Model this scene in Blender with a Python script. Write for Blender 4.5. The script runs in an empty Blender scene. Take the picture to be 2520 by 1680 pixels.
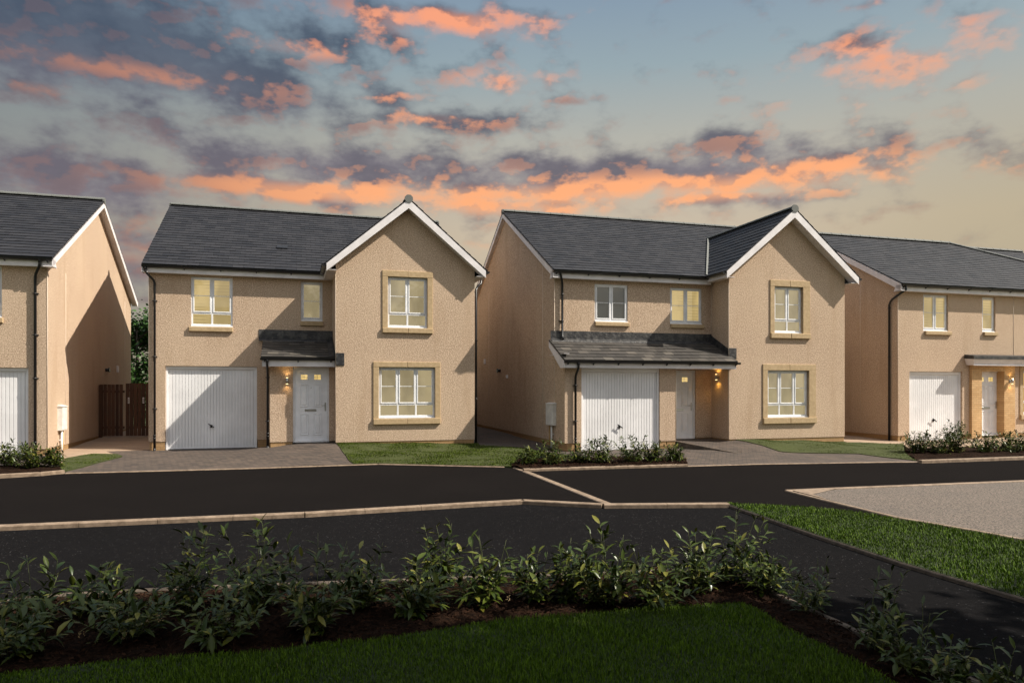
import bpy, bmesh, math, random
import numpy as np
from mathutils import Vector, Matrix
R = math.radians
random.seed(7)
scene = bpy.context.scene
COL = scene.collection

# ------------------------------------------------------------------ camera
CAMH = 1.6
cam = bpy.data.cameras.new("camera"); cam_o = bpy.data.objects.new("camera", cam); COL.objects.link(cam_o)
cam.sensor_width = 36.0; cam.lens = 25.07
cam.shift_y = 110.0 / 2520.0
cam.clip_start = 0.05; cam.clip_end = 3000
cam_o.location = (0, 0, CAMH); cam_o.rotation_euler = (R(90), 0, 0)
scene.camera = cam_o

# ------------------------------------------------------------------ exposure
scene.view_settings.view_transform = 'Standard'
scene.view_settings.look = 'None'
scene.view_settings.exposure = 0.62
scene.view_settings.gamma = 1.0

# ------------------------------------------------------------------ sun
SUN = Vector((2.347, -0.328, 2.35)).normalized()
sl = bpy.data.lights.new("sun", 'SUN'); sl.energy = 5.0; sl.angle = R(0.55); sl.color = (1.0, 0.925, 0.80)
so = bpy.data.objects.new("sun", sl); COL.objects.link(so)
so.rotation_euler = SUN.to_track_quat('Z', 'Y').to_euler(); so.location = (30, -3, 28)

# ------------------------------------------------------------------ world: evening sky with broken cloud
world = bpy.data.worlds.new("World"); scene.world = world; world.use_nodes = True
def build_world():
    nt = world.node_tree; N = nt.nodes; L = nt.links; N.clear()
    def n(t, **k):
        x = N.new(t)
        for a, b in k.items(): setattr(x, a, b)
        return x
    def put(sock, v):
        if hasattr(v, 'is_output'): L.new(v, sock)
        else: sock.default_value = v
    def M(op, a, b=None, c=None, clamp=False):
        x = n('ShaderNodeMath', operation=op, use_clamp=clamp); put(x.inputs[0], a)
        if b is not None: put(x.inputs[1], b)
        if c is not None: put(x.inputs[2], c)
        return x.outputs[0]
    def VM(op, a, b=None):
        x = n('ShaderNodeVectorMath', operation=op); put(x.inputs[0], a)
        if b is not None: put(x.inputs[1], b)
        return x.outputs[0]
    def MIX(f, a, b):
        x = n('ShaderNodeMix', data_type='RGBA'); put(x.inputs[0], f); put(x.inputs[6], a); put(x.inputs[7], b); return x.outputs[2]
    def SS(v, lo, hi):
        x = n('ShaderNodeMapRange', interpolation_type='SMOOTHSTEP'); put(x.inputs[0], v); x.inputs[1].default_value = lo; x.inputs[2].default_value = hi; return x.outputs[0]
    def COMB(x_, y_, z_):
        x = n('ShaderNodeCombineXYZ'); put(x.inputs[0], x_); put(x.inputs[1], y_); put(x.inputs[2], z_); return x.outputs[0]
    tc = n('ShaderNodeTexCoord'); sp = n('ShaderNodeSeparateXYZ'); L.new(tc.outputs['Generated'], sp.inputs[0])
    X, Y, Z = sp.outputs
    az = M('ARCTAN2', X, Y)                      # 0 = towards the houses, + = right
    el = M('ARCSINE', M('MINIMUM', M('MAXIMUM', Z, -1.0), 1.0))
    # clear sky: Nishita light behind everything, graded by height
    sky = n('ShaderNodeTexSky', sky_type='NISHITA'); sky.sun_disc = False
    sky.sun_elevation = math.asin(SUN.z); sky.sun_rotation = math.atan2(SUN.x, SUN.y)
    cr = n('ShaderNodeValToRGB'); L.new(M('MULTIPLY', el, 1.0 / R(90)), cr.inputs[0])
    stops = [(0.0, (.46, .35, .23)), (0.13, (.55, .44, .30)), (0.165, (.50, .43, .325)), (0.21, (.42, .405, .34)), (0.265, (.285, .355, .375)), (0.33, (.20, .275, .36)), (0.45, (.21, .28, .37)), (1.0, (.34, .40, .48))]
    e = cr.color_ramp.elements
    e[0].position = stops[0][0]; e[0].color = (*stops[0][1], 1); e[1].position = 1.0; e[1].color = (*stops[-1][1], 1)
    for p, c in stops[1:-1]:
        q = e.new(p); q.color = (*c, 1)
    clear = cr.outputs[0]
    # darker towards the left, warmer and duller at lower right
    lf = SS(az, -0.75, 0.05)
    clear = MIX(lf, VM('MULTIPLY', clear, (.47, .55, .64)), clear)
    rt = M('MULTIPLY', SS(az, 0.25, 0.65), SS(el, 0.40, 0.18))
    clear = MIX(rt, clear, VM('MULTIPLY', clear, (.84, .84, .74)))
    # fill light added to the unseen sky behind the camera and overhead
    back = M('MULTIPLY', SS(Y, 0.45, -0.5), M('ADD', .40, M('MULTIPLY', SS(X, -0.8, 0.3), .65)))
    clear = VM('ADD', clear, VM('MULTIPLY', COMB(back, back, back), (.43, .41, .38)))
    up = SS(el, 0.62, 1.1)
    clear = VM('ADD', clear, VM('MULTIPLY', COMB(up, up, up), (.40, .38, .36)))
    ns = VM('MULTIPLY', sky.outputs[0], (.012, .012, .012)); clear = VM('ADD', clear, ns)
    # cloud cover: broad masses placed by azimuth / elevation
    def ell(px, py, rx, ry, w=1.0, rot=0.0):
        xn = (px - 1176) / 1638.0; yn = (887 - py) / 1638.0
        a0 = math.atan(xn); e0 = math.atan(yn * math.cos(a0))
        ra = rx / 1638.0 * math.cos(a0) ** 2; re = ry / 1638.0 * math.cos(a0) * math.cos(e0) ** 2
        dx = M('MULTIPLY', M('SUBTRACT', az, a0), 1 / ra); dy = M('MULTIPLY', M('SUBTRACT', el, e0), 1 / re)
        if rot:
            c, s = math.cos(rot), math.sin(rot)
            dx, dy = M('ADD', M('MULTIPLY', dx, c), M('MULTIPLY', dy, s)), M('SUBTRACT', M('MULTIPLY', dy, c), M('MULTIPLY', dx, s))
        d = M('ADD', M('MULTIPLY', dx, dx), M('MULTIPLY', dy, dy))
        return M('MULTIPLY', M('EXPONENT', M('MULTIPLY', d, -1.0)), w)
    blobs = [(120, 60, 640, 150, 1.6), (330, 140, 470, 110, 1.3), (700, 70, 330, 75, .8, .12), (1000, 50, 240, 46, .95), (560, 215, 290, 75, .95), (900, 225, 130, 50, .7),
             (1030, 275, 200, 34, .75), (430, 330, 420, 60, .62), (60, 200, 200, 60, .6), (180, 420, 460, 85, .95), (800, 385, 450, 68, 1.0), (1180, 400, 330, 65, .95), (60, 480, 300, 60, .9), (700, 440, 360, 36, 1.1),
             (1700, 345, 260, 60, .9), (1480, 412, 600, 62, 1.25), (1130, 470, 300, 32, .9), (1740, 458, 260, 22, .95), (1170, 190, 130, 30, .58), (2100, 150, 200, 55, .68, -.15), (1960, 112, 110, 30, .62), (2100, 200, 90, 26, .5),
             (1325, 32, 60, 14, .5), (1940, 25, 90, 12, .45), (1290, 238, 60, 12, .42), (1950, 385, 150, 30, .5), (250, 590, 330, 90, .85), (100, 520, 330, 90, .75)]
    warp = n('ShaderNodeTexNoise'); warp.inputs['Scale'].default_value = 5.0; warp.inputs['Detail'].default_value = 4.0; L.new(COMB(az, M('MULTIPLY', el, 2.2), .7), warp.inputs['Vector'])
    ws = n('ShaderNodeSeparateColor'); L.new(warp.outputs[1], ws.inputs[0])
    az0, el0 = az, el
    az = M('ADD', az, M('MULTIPLY', M('SUBTRACT', ws.outputs[0], .5), .16)); el = M('ADD', el, M('MULTIPLY', M('SUBTRACT', ws.outputs[1], .5), .045))
    cov = None
    for b in blobs:
        g = ell(*b); cov = g if cov is None else M('MAXIMUM', cov, g)
    # clouds elsewhere, out of view
    far = SS(Y, 0.35, -0.2)
    cov = M('MAXIMUM', cov, M('MULTIPLY', far, .35))
    az, el = az0, el0
    def dens(offa, offe):
        v = COMB(M('ADD', az, offa), M('MULTIPLY', M('ADD', el, offe), 1.75), 0.31)
        a = n('ShaderNodeTexNoise'); a.inputs['Scale'].default_value = 17.0; a.inputs['Detail'].default_value = 7.0; a.inputs['Roughness'].default_value = .51; a.inputs['Distortion'].default_value = .0
        L.new(v, a.inputs['Vector'])
        return a.outputs[0]
    d0 = dens(0, 0); d1 = dens(0.006, -0.011)
    m0 = M('ADD', M('MULTIPLY', M('SUBTRACT', d0, .5), 2.3), M('SUBTRACT', cov, .32))
    alpha = SS(m0, -0.28, 0.72)
    # undersides and right edges catch the light of the set sun
    edge = SS(M('SUBTRACT', d0, d1), -0.06, 0.10)
    thick = SS(m0, 0.12, 0.85)
    glow = None
    for b in [(1480, 446, 680, 38, 1.35), (1060, 60, 270, 50, 1.2), (780, 446, 360, 28, 1.3), (2100, 150, 420, 110, 1.1), (290, 165, 260, 24, .6), (1140, 478, 320, 30, 1.3), (1180, 190, 150, 36, 1.1), (680, 112, 140, 24, .8, .12), (1000, 272, 160, 22, .6),
              (300, 520, 160, 26, .45), (300, 590, 90, 26, .75), (1350, 30, 120, 20, 1.0), (1950, 25, 90, 14, 1.0), (110, 205, 110, 16, .55), (1850, 400, 230, 50, .95), (560, 200, 150, 30, .25), (1100, 580, 80, 22, .9), (900, 220, 100, 20, .5)]:
        g = ell(*b); glow = g if glow is None else M('MAXIMUM', glow, g)
    f1 = M('ADD', glow, M('MULTIPLY', M('MULTIPLY', M('SUBTRACT', edge, .62), .75), M('SUBTRACT', 1.0, M('MULTIPLY', SS(az, -.20, -.50), .45))))
    lit = SS(f1, -0.1, 1.15)
    dark = MIX(SS(el, .25, .45), (.135, .120, .155, 1), (.055, .078, .122, 1))
    mid = MIX(SS(d0, .36, .66), MIX(SS(el, .28, .42), (.21, .19, .225, 1), (.088, .112, .158, 1)), dark)
    orange = MIX(SS(el, .22, .48), (.98, .43, .20, 1), (.92, .36, .205, 1))
    orange = MIX(M('MULTIPLY', SS(az, -.15, -.6), .72), orange, (.33, .155, .125, 1))
    cc = MIX(lit, mid, orange)
    bk = SS(Y, 0.3, 0.0)
    cc = MIX(bk, cc, (.55, .56, .6, 1))
    a2 = M('MULTIPLY', alpha, M('ADD', M('MULTIPLY', lit, .08), .90))
    col = MIX(a2, clear, cc)
    below = SS(el, -0.005, -0.03)
    col = MIX(below, col, (.06, .06, .05, 1))
    bg = n('ShaderNodeBackground'); L.new(col, bg.inputs[0]); bg.inputs[1].default_value = 0.68
    out = n('ShaderNodeOutputWorld'); L.new(bg.outputs[0], out.inputs[0])
build_world()
world.cycles.sampling_method = 'MANUAL'; world.cycles.sample_map_resolution = 512

# ------------------------------------------------------------------ materials
MATS = {}
class NT:
    def __init__(s, name):
        s.m = bpy.data.materials.new(name); s.m.use_nodes = True; s.t = s.m.node_tree; s.N = s.t.nodes; s.L = s.t.links
        s.b = s.N['Principled BSDF']; s.tc = s.N.new('ShaderNodeTexCoord'); MATS[name] = s.m
    def put(s, sock, v):
        if hasattr(v, 'is_output'): s.L.new(v, sock)
        else: sock.default_value = v
    def math(s, op, a, b=0.5, clamp=False):
        x = s.N.new('ShaderNodeMath'); x.operation = op; x.use_clamp = clamp; s.put(x.inputs[0], a); s.put(x.inputs[1], b); return x.outputs[0]
    def noise(s, scale, detail=4, rough=.6, vec=None, dist=0.):
        x = s.N.new('ShaderNodeTexNoise'); x.inputs['Scale'].default_value = scale; x.inputs['Detail'].default_value = detail
        x.inputs['Roughness'].default_value = rough; x.inputs['Distortion'].default_value = dist
        s.L.new(vec if vec is not None else s.tc.outputs['Object'], x.inputs['Vector']); return x.outputs[0]
    def voro(s, scale, vec=None, feature='F1', out=0):
        x = s.N.new('ShaderNodeTexVoronoi'); x.feature = feature; x.inputs['Scale'].default_value = scale
        s.L.new(vec if vec is not None else s.tc.outputs['Object'], x.inputs['Vector']); return x.outputs[out]
    def mapping(s, scale=(1, 1, 1), rot=(0, 0, 0), loc=(0, 0, 0)):
        x = s.N.new('ShaderNodeMapping'); x.inputs['Scale'].default_value = scale; x.inputs['Rotation'].default_value = rot; x.inputs['Location'].default_value = loc
        s.L.new(s.tc.outputs['Object'], x.inputs['Vector']); return x.outputs[0]
    def mix(s, f, a, b, blend='MIX'):
        x = s.N.new('ShaderNodeMix'); x.data_type = 'RGBA'; x.blend_type = blend
        s.put(x.inputs[0], f); s.put(x.inputs[6], a if hasattr(a, 'is_output') else (*a, 1)[:4]); s.put(x.inputs[7], b if hasattr(b, 'is_output') else (*b, 1)[:4]); return x.outputs[2]
    def ss(s, v, lo, hi):
        x = s.N.new('ShaderNodeMapRange'); x.interpolation_type = 'SMOOTHSTEP'; s.L.new(v, x.inputs[0]); x.inputs[1].default_value = lo; x.inputs[2].default_value = hi; return x.outputs[0]
    def bump(s, h, strength=.5, dist=.01, prev=None):
        x = s.N.new('ShaderNodeBump'); x.inputs['Strength'].default_value = strength; x.inputs['Distance'].default_value = dist
        s.L.new(h, x.inputs['Height'])
        if prev: s.L.new(prev, x.inputs['Normal'])
        return x.outputs[0]
    def island(s):
        x = s.N.new('ShaderNodeNewGeometry'); return x.outputs['Random Per Island']
    def out(s, col=None, rough=None, nrm=None, **kw):
        if col is not None: s.put(s.b.inputs['Base Color'], col if hasattr(col, 'is_output') else (*col, 1)[:4])
        if rough is not None: s.put(s.b.inputs['Roughness'], rough)
        if nrm is not None: s.L.new(nrm, s.b.inputs['Normal'])
        for k, v in kw.items(): s.put(s.b.inputs[k.replace('_', ' ')], v)
        return s.m

def make_mats():
    # roughcast render (harling)
    m = NT('harling'); f = m.noise(32, 4, .7); g = m.noise(70, 2, .6); big = m.noise(.55, 3, .5); st = m.noise(1.0, 4, .6, m.mapping((2.2, 2.2, .35)))
    v = m.voro(60)
    c = m.mix(m.ss(f, .36, .64), (.335, .236, .166), (.73, .565, .418)); c = m.mix(m.math('MULTIPLY', m.ss(v, .38, .70), .6), c, (.37, .26, .185))
    c = m.mix(m.math('MULTIPLY', m.ss(big, .35, .7), .28), c, (.62, .475, .34)); c = m.mix(m.math('MULTIPLY', m.ss(st, .50, .72), .35), c, (.38, .26, .165))
    h = m.math('ADD', m.math('MULTIPLY', f, 1.0), m.math('MULTIPLY', g, .5))
    m.out(c, .95, m.bump(h, .60, .018), Specular_IOR_Level=.15)
    # slates
    m = NT('slate'); r = m.island(); f = m.noise(40, 4, .6, m.mapping((1, 1, 3))); b = m.noise(.9, 3)
    c = m.mix(r, (.013, .013, .016), (.026, .026, .031)); c = m.mix(m.math('MULTIPLY', m.ss(f, .4, .75), .35), c, (.038, .038, .042)); c = m.mix(m.math('MULTIPLY', m.ss(b, .4, .75), .3), c, (.032, .032, .037))
    s2 = m.noise(7, 2); c = m.mix(m.ss(s2, .79, .84), c, (.15, .14, .12))
    m.out(c, m.math('ADD', m.math('MULTIPLY', r, .2), .55), m.bump(f, .35, .006), Specular_IOR_Level=.3)
    m = NT('slate_brown'); r = m.island(); f = m.noise(40, 4, .6); b = m.noise(1.3, 3)
    c = m.mix(r, (.032, .029, .027), (.068, .061, .055)); c = m.mix(m.math('MULTIPLY', m.ss(b, .45, .7), .35), c, (.10, .085, .07))
    m.out(m.mix(m.ss(r, .78, .95), c, (.10, .088, .075)), .65, m.bump(f, .3, .006), Specular_IOR_Level=.3)
    m = NT('ridge_tile'); f = m.noise(30, 4); c = m.mix(f, (.09, .095, .09), (.17, .175, .165)); m.out(c, .8, m.bump(f, .3, .01))
    m = NT('lead'); f = m.noise(6, 4); g = m.noise(28, 3); c = m.mix(m.ss(f, .4, .65), (.03, .03, .033), (.075, .072, .07)); c = m.mix(m.ss(g, .6, .75), c, (.17, .15, .13))
    m.out(c, .5, m.bump(f, .8, .03), Metallic=.3)
    def plain(name, col, rough=.5, var=.06, sc=3, **kw):
        m = NT(name); f = m.noise(sc, 4); k = tuple(x * (1 - var * 2.5) for x in col)
        m.out(m.mix(m.ss(f, .35, .7), k, col), rough, **kw); return m
    plain('white_trim', (.80, .76, .77), .45)
    plain('white_frame', (.82, .82, .84), .35)
    plain('white_door', (.84, .85, .88), .4, .04)
    plain('white_garage', (.84, .83, .84), .42, .05, 1.2)
    plain('meter_white', (.78, .76, .72), .5, .08, 5)
    plain('black_plastic', (.012, .012, .014), .32, .1)
    plain('chrome', (.55, .54, .52), .3, .05, Metallic=1.0)
    plain('bead', (.74, .62, .50), .8)
    plain('grey_plastic', (.35, .34, .33), .6)
    plain('copper_pipe', (.50, .30, .10), .5)
    plain('dark_gap', (.02, .02, .02), .9)
    # cast stone
    m = NT('stone'); f = m.noise(14, 5, .6); g = m.noise(120, 2); c = m.mix(m.ss(f, .35, .7), (.40, .285, .16), (.50, .37, .22)); c = m.mix(m.math('MULTIPLY', g, .25), c, (.36, .25, .13))
    m.out(c, .85, m.bump(g, .3, .004))
    # brick
    def brick(name, c1, c2, mortar, w, h, msz, rough=.85, rot=(R(90), 0, 0), bump=.5, loc=(0, 0, 0), ms=.4):
        m = NT(name); x = m.N.new('ShaderNodeTexBrick'); m.L.new(m.mapping((1, 1, 1), rot, loc), x.inputs['Vector'])
        x.inputs['Color1'].default_value = (*c1, 1); x.inputs['Color2'].default_value = (*c2, 1); x.inputs['Mortar'].default_value = (*mortar, 1)
        x.inputs['Scale'].default_value = 1; x.inputs['Brick Width'].default_value = w; x.inputs['Row Height'].default_value = h; x.inputs['Mortar Size'].default_value = msz; x.inputs['Mortar Smooth'].default_value = ms
        f = m.noise(25, 4); b = m.noise(.9, 4); c = m.mix(m.math('MULTIPLY', m.ss(f, .35, .7), .35), x.outputs[0], tuple(a * .65 for a in c1)); c = m.mix(m.math('MULTIPLY', m.ss(b, .45, .75), .3), c, tuple(min(1, a * 1.35) for a in c2))
        h1 = m.math('SUBTRACT', m.math('MULTIPLY', f, .35), x.outputs[1])
        m.out(c, rough, m.bump(h1, bump, .008)); return m
    brick('buff_brick', (.50, .30, .13), (.60, .39, .19), (.24, .14, .08), .225, .075, .005)
    brick('plinth_brick', (.34, .20, .085), (.42, .26, .12), (.16, .10, .06), .225, .075, .005)
    brick('block_paving', (.048, .036, .030), (.104, .075, .057), (.016, .013, .011), .2, .1, .009, .85, (0, 0, R(17)), .6)
    brick('slab_paving', (.30, .21, .145), (.36, .26, .18), (.10, .07, .05), .9, .6, .012, .85, (0, 0, R(17)), .4)
    # asphalt
    m = NT('smooth_asphalt'); f = m.noise(160, 3, .7); b = m.noise(.5, 4); s = m.noise(6, 5, .6, m.mapping((.3, 1, 1)))
    c = m.mix(f, (.0040, .0034, .0033), (.0115, .0098, .0095)); c = m.mix(m.math('MULTIPLY', m.ss(b, .4, .7), .3), c, (.0115, .0098, .0092)); c = m.mix(m.math('MULTIPLY', m.ss(s, .5, .7), .25), c, (.008, .007, .007)); g2 = m.noise(26, 4, .7); c = m.mix(m.math('MULTIPLY', m.ss(g2, .50, .72), .45), c, (.020, .017, .016))
    m.out(c, .95, m.bump(f, .6, .006), Specular_IOR_Level=.02)
    m = NT('chip_asphalt'); f = m.noise(130, 3, .7); v = m.voro(38, None, 'F1', 1); spk = m.noise(95, 1, .5); sp2 = m.noise(3, 3)
    c = m.mix(f, (.0034, .0034, .0038), (.0120, .0112, .0120)); vd = m.voro(38); sp3 = m.N.new('ShaderNodeSeparateColor'); m.L.new(v, sp3.inputs[0]); hit = m.math('MULTIPLY', m.math('GREATER_THAN', sp3.outputs[0], .90), m.math('LESS_THAN', vd, .26)); c = m.mix(m.math('MULTIPLY', hit, m.math('ADD', sp3.outputs[1], .25), True), c, (.13, .125, .125)); pt = m.noise(.35, 4, .6); c = m.mix(m.math('MULTIPLY', m.ss(pt, .45, .62), .5), c, (.006, .0058, .0062)); g2 = m.noise(22, 4, .7); c = m.mix(m.math('MULTIPLY', m.ss(g2, .50, .72), .45), c, (.021, .020, .0205)); c = m.mix(m.math('MULTIPLY', m.ss(sp2, .4, .7), .3), c, (.0085, .008, .0085))
    m.out(c, .93, m.bump(f, .9, .01), Specular_IOR_Level=.03)
    m = NT('grey_chippings'); f = m.noise(34, 5, .85); b = m.noise(.7, 3); v = m.voro(55)
    c = m.mix(m.ss(f, .40, .60), (.026, .020, .016), (.215, .172, .140)); c = m.mix(m.math('MULTIPLY', m.ss(b, .4, .7), .3), c, (.085, .073, .063)); m.out(c, .9, m.bump(f, 1.0, .012))
    m = NT('kerb_concrete'); f = m.noise(9, 5); g = m.noise(80, 3); b = m.noise(1.5, 3); c = m.mix(m.ss(f, .3, .7), (.16, .112, .074), (.29, .212, .150)); c = m.mix(m.math('MULTIPLY', m.ss(g, .5, .75), .3), c, (.13, .09, .06)); m.out(c, .85, m.bump(g, .4, .004))
    m = NT('kerb_dark'); f = m.noise(9, 5); g = m.noise(60, 3); c = m.mix(m.ss(f, .3, .7), (.060, .046, .034), (.13, .098, .072)); c = m.mix(m.math('MULTIPLY', m.ss(g, .5, .75), .4), c, (.04, .03, .022)); m.out(c, .9, m.bump(g, .4, .004))  # darker tone of the kerb concrete
    # soil
    m = NT('bark_mulch'); f = m.noise(22, 6, .7); g = m.noise(70, 4, .7); c = m.mix(m.ss(f, .35, .68), (.005, .003, .002), (.034, .017, .010)); c = m.mix(m.ss(g, .60, .76), c, (.065, .035, .022)); m.out(c, .9, m.bump(g, 1.0, .03), Specular_IOR_Level=.05)
    m = NT('mulch_chip'); r = m.island(); m.out(m.mix(r, (.006, .003, .002), (.040, .020, .012)), .95, Specular_IOR_Level=.05)
    m = NT('dry_grass_edge'); f = m.noise(30, 4); m.out(m.mix(f, (.10, .055, .02), (.20, .13, .05)), .95)
    # lawn
    m = NT('lawn_base'); f = m.noise(50, 5, .7); b = m.noise(1.2, 4); c = m.mix(m.ss(f, .3, .7), (.018, .026, .002), (.060, .074, .006)); c = m.mix(m.math('MULTIPLY', m.ss(b, .4, .7), .5), c, (.05, .06, .015)); m.out(c, .95, m.bump(f, 1, .03))
    m = NT('grass_blade'); r = m.island(); b = m.noise(.9, 4, .6, None); c = m.mix(r, (.020, .036, .002), (.082, .118, .006)); c = m.mix(m.math('MULTIPLY', m.ss(b, .42, .68), .55), c, (.058, .078, .015)); c = m.mix(m.ss(r, .97, .985), c, (.15, .14, .05))
    m.out(c, .7, Specular_IOR_Level=.08)
    m = NT('lush_blade'); r = m.island(); b = m.noise(.9, 4); c = m.mix(r, (.022, .050, .0006), (.105, .185, .002)); c = m.mix(m.math('MULTIPLY', m.ss(b, .42, .68), .4), c, (.050, .080, .005)); c = m.mix(m.ss(r, .985, .995), c, (.12, .12, .03)); m.out(c, .6, Specular_IOR_Level=.2)
    m = NT('lush_base'); f = m.noise(50, 5, .7); m.out(m.mix(m.ss(f, .3, .7), (.007, .014, .001), (.024, .040, .003)), .95, m.bump(f, 1, .03))
    # leaves
    m = NT('laurel_leaf'); r = m.island(); f = m.noise(9, 2); b = m.noise(60, 2)
    c = m.mix(r, (.016, .032, .004), (.074, .096, .011)); c = m.mix(m.ss(r, .80, .97), c, (.165, .155, .025)); c = m.mix(m.math('MULTIPLY', f, .3), c, (.022, .035, .006))
    m.out(c, m.math('ADD', m.math('MULTIPLY', r, .12), .28), m.bump(b, .15, .002), Specular_IOR_Level=.26)
    m = NT('stem'); m.out(m.mix(m.noise(30), (.05, .07, .02), (.13, .14, .05)), .7)
    m = NT('berry'); m.out(m.mix(m.island(), (.20, .13, .05), (.36, .24, .10)), .6)
    m = NT('tree_leaf'); r = m.island(); c = m.mix(r, (.012, .040, .006), (.045, .115, .014)); m.out(c, .5)
    m = NT('bark'); f = m.noise(12, 5); m.out(m.mix(f, (.03, .022, .015), (.09, .07, .05)), .9)
    m = NT('timber'); r = m.island(); f = m.noise(3, 5, .6, m.mapping((14, 14, 1.2))); c = m.mix(r, (.040, .017, .009), (.100, .044, .022)); c = m.mix(m.math('MULTIPLY', m.ss(f, .4, .7), .5), c, (.045, .016, .009)); m.out(c, .8, m.bump(f, .4, .01))
    m = NT('ground_grass'); f = m.noise(2, 6); m.out(m.mix(f, (.03, .05, .01), (.07, .09, .025)), .95)
    # glazing
    def pane(name, em, st, base=(.02, .02, .02), grad=.35, sc=1.3, reflection_bands=False):
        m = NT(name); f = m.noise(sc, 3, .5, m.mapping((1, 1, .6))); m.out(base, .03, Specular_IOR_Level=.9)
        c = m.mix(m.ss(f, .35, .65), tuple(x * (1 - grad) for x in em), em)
        if reflection_bands:  # glowing bands painted in place of reflected roof lines
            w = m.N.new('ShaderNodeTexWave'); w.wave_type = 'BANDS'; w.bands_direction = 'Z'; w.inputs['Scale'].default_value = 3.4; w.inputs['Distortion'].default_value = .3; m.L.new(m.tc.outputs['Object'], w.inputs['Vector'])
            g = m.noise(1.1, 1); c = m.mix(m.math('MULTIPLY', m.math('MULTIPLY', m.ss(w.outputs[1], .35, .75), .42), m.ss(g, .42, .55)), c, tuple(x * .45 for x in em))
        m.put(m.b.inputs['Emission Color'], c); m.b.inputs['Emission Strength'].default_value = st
    pane('pane_warm', (.76, .56, .23), .50, reflection_bands=True)
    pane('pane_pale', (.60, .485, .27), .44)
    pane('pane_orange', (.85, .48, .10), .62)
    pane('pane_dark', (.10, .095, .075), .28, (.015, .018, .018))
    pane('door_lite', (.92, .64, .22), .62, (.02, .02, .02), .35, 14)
    m = NT('lamp_glow'); m.out((.9, .8, .6), .4); m.b.inputs['Emission Color'].default_value = (1, .72, .35, 1); m.b.inputs['Emission Strength'].default_value = 5
make_mats()

# ------------------------------------------------------------------ mesh helpers
class MB:
    def __init__(s): s.v = []; s.f = []; s.sm = []
    def add(s, vs, fs, smooth=False):
        b = len(s.v); s.v += [tuple(p) for p in vs]
        for f in fs: s.f.append(tuple(b + i for i in f)); s.sm.append(smooth)
    def quad(s, a, b, c, d): s.add([a, b, c, d], [(0, 1, 2, 3)])
    def poly(s, pts): s.add(pts, [tuple(range(len(pts)))])
    def box(s, x0, x1, y0, y1, z0, z1):
        s.add([(x0, y0, z0), (x1, y0, z0), (x1, y1, z0), (x0, y1, z0), (x0, y0, z1), (x1, y0, z1), (x1, y1, z1), (x0, y1, z1)],
              [(0, 3, 2, 1), (4, 5, 6, 7), (0, 1, 5, 4), (1, 2, 6, 5), (2, 3, 7, 6), (3, 0, 4, 7)])
    def bbox(s, x0, x1, y0, y1, z0, z1, b=.006):   # box with chamfered front (-y) edges
        s.add([(x0, y1, z0), (x1, y1, z0), (x1, y1, z1), (x0, y1, z1), (x0, y0 + b, z0), (x1, y0 + b, z0), (x1, y0 + b, z1), (x0, y0 + b, z1),
               (x0 + b, y0, z0 + b), (x1 - b, y0, z0 + b), (x1 - b, y0, z1 - b), (x0 + b, y0, z1 - b)],
              [(0, 3, 2, 1), (8, 9, 10, 11), (4, 5, 9, 8), (5, 6, 10, 9), (6, 7, 11, 10), (7, 4, 8, 11), (0, 1, 5, 4), (1, 2, 6, 5), (2, 3, 7, 6), (3, 0, 4, 7)])
    def prism(s, poly, vec):
        n = len(poly); v = Vector(vec); a = [Vector(p) for p in poly]; b = [p + v for p in a]
        s.add(a + b, [tuple(range(n))[::-1], tuple(range(n, 2 * n))] + [(i, (i + 1) % n, n + (i + 1) % n, n + i) for i in range(n)])
    def tube(s, pts, r, n=10, caps=True, r1=None):
        pts = [Vector(p) for p in pts]; k = len(pts); rings = []
        up = None
        for i, p in enumerate(pts):
            t = ((pts[min(i + 1, k - 1)] - p).normalized() + (p - pts[max(i - 1, 0)]).normalized()).normalized()
            if up is None:
                up = Vector((0, 0, 1)) if abs(t.z) < .9 else Vector((0, 1, 0))
            x = t.cross(up).normalized(); y = x.cross(t).normalized(); up = y
            rr = r if r1 is None else r + (r1 - r) * i / (k - 1)
            rings.append([p + (x * math.cos(a) + y * math.sin(a)) * rr for a in [2 * math.pi * j / n for j in range(n)]])
        b = len(s.v)
        for rg in rings: s.v += [tuple(q) for q in rg]
        for i in range(k - 1):
            for j in range(n):
                s.f.append((b + i * n + j, b + i * n + (j + 1) % n, b + (i + 1) * n + (j + 1) % n, b + (i + 1) * n + j)); s.sm.append(True)
        if caps:
            s.f.append(tuple(b + j for j in range(n))[::-1]); s.sm.append(False)
            s.f.append(tuple(b + (k - 1) * n + j for j in range(n))); s.sm.append(False)
    def build(s, name, mat, parent=None, k=1.0):
        me = bpy.data.meshes.new(name)
        me.from_pydata([(x * k, y * k, z * k) for x, y, z in s.v] if k != 1.0 else s.v, [], s.f); me.materials.append(MATS[mat])
        me.polygons.foreach_set('use_smooth', s.sm); me.update()
        o = bpy.data.objects.new(name, me); COL.objects.link(o)
        if parent: o.parent = parent
        return o
def tag(o, label=None, cat=None, group=None, kind=None):
    if label: o['label'] = label
    if cat: o['category'] = cat
    if group: o['group'] = group
    if kind: o['kind'] = kind
    return o
def empty(name, loc=(0, 0, 0), rz=0.):
    o = bpy.data.objects.new(name, None); COL.objects.link(o); o.location = loc; o.rotation_euler = (0, 0, rz); o.empty_display_size = .3; return o

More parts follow.
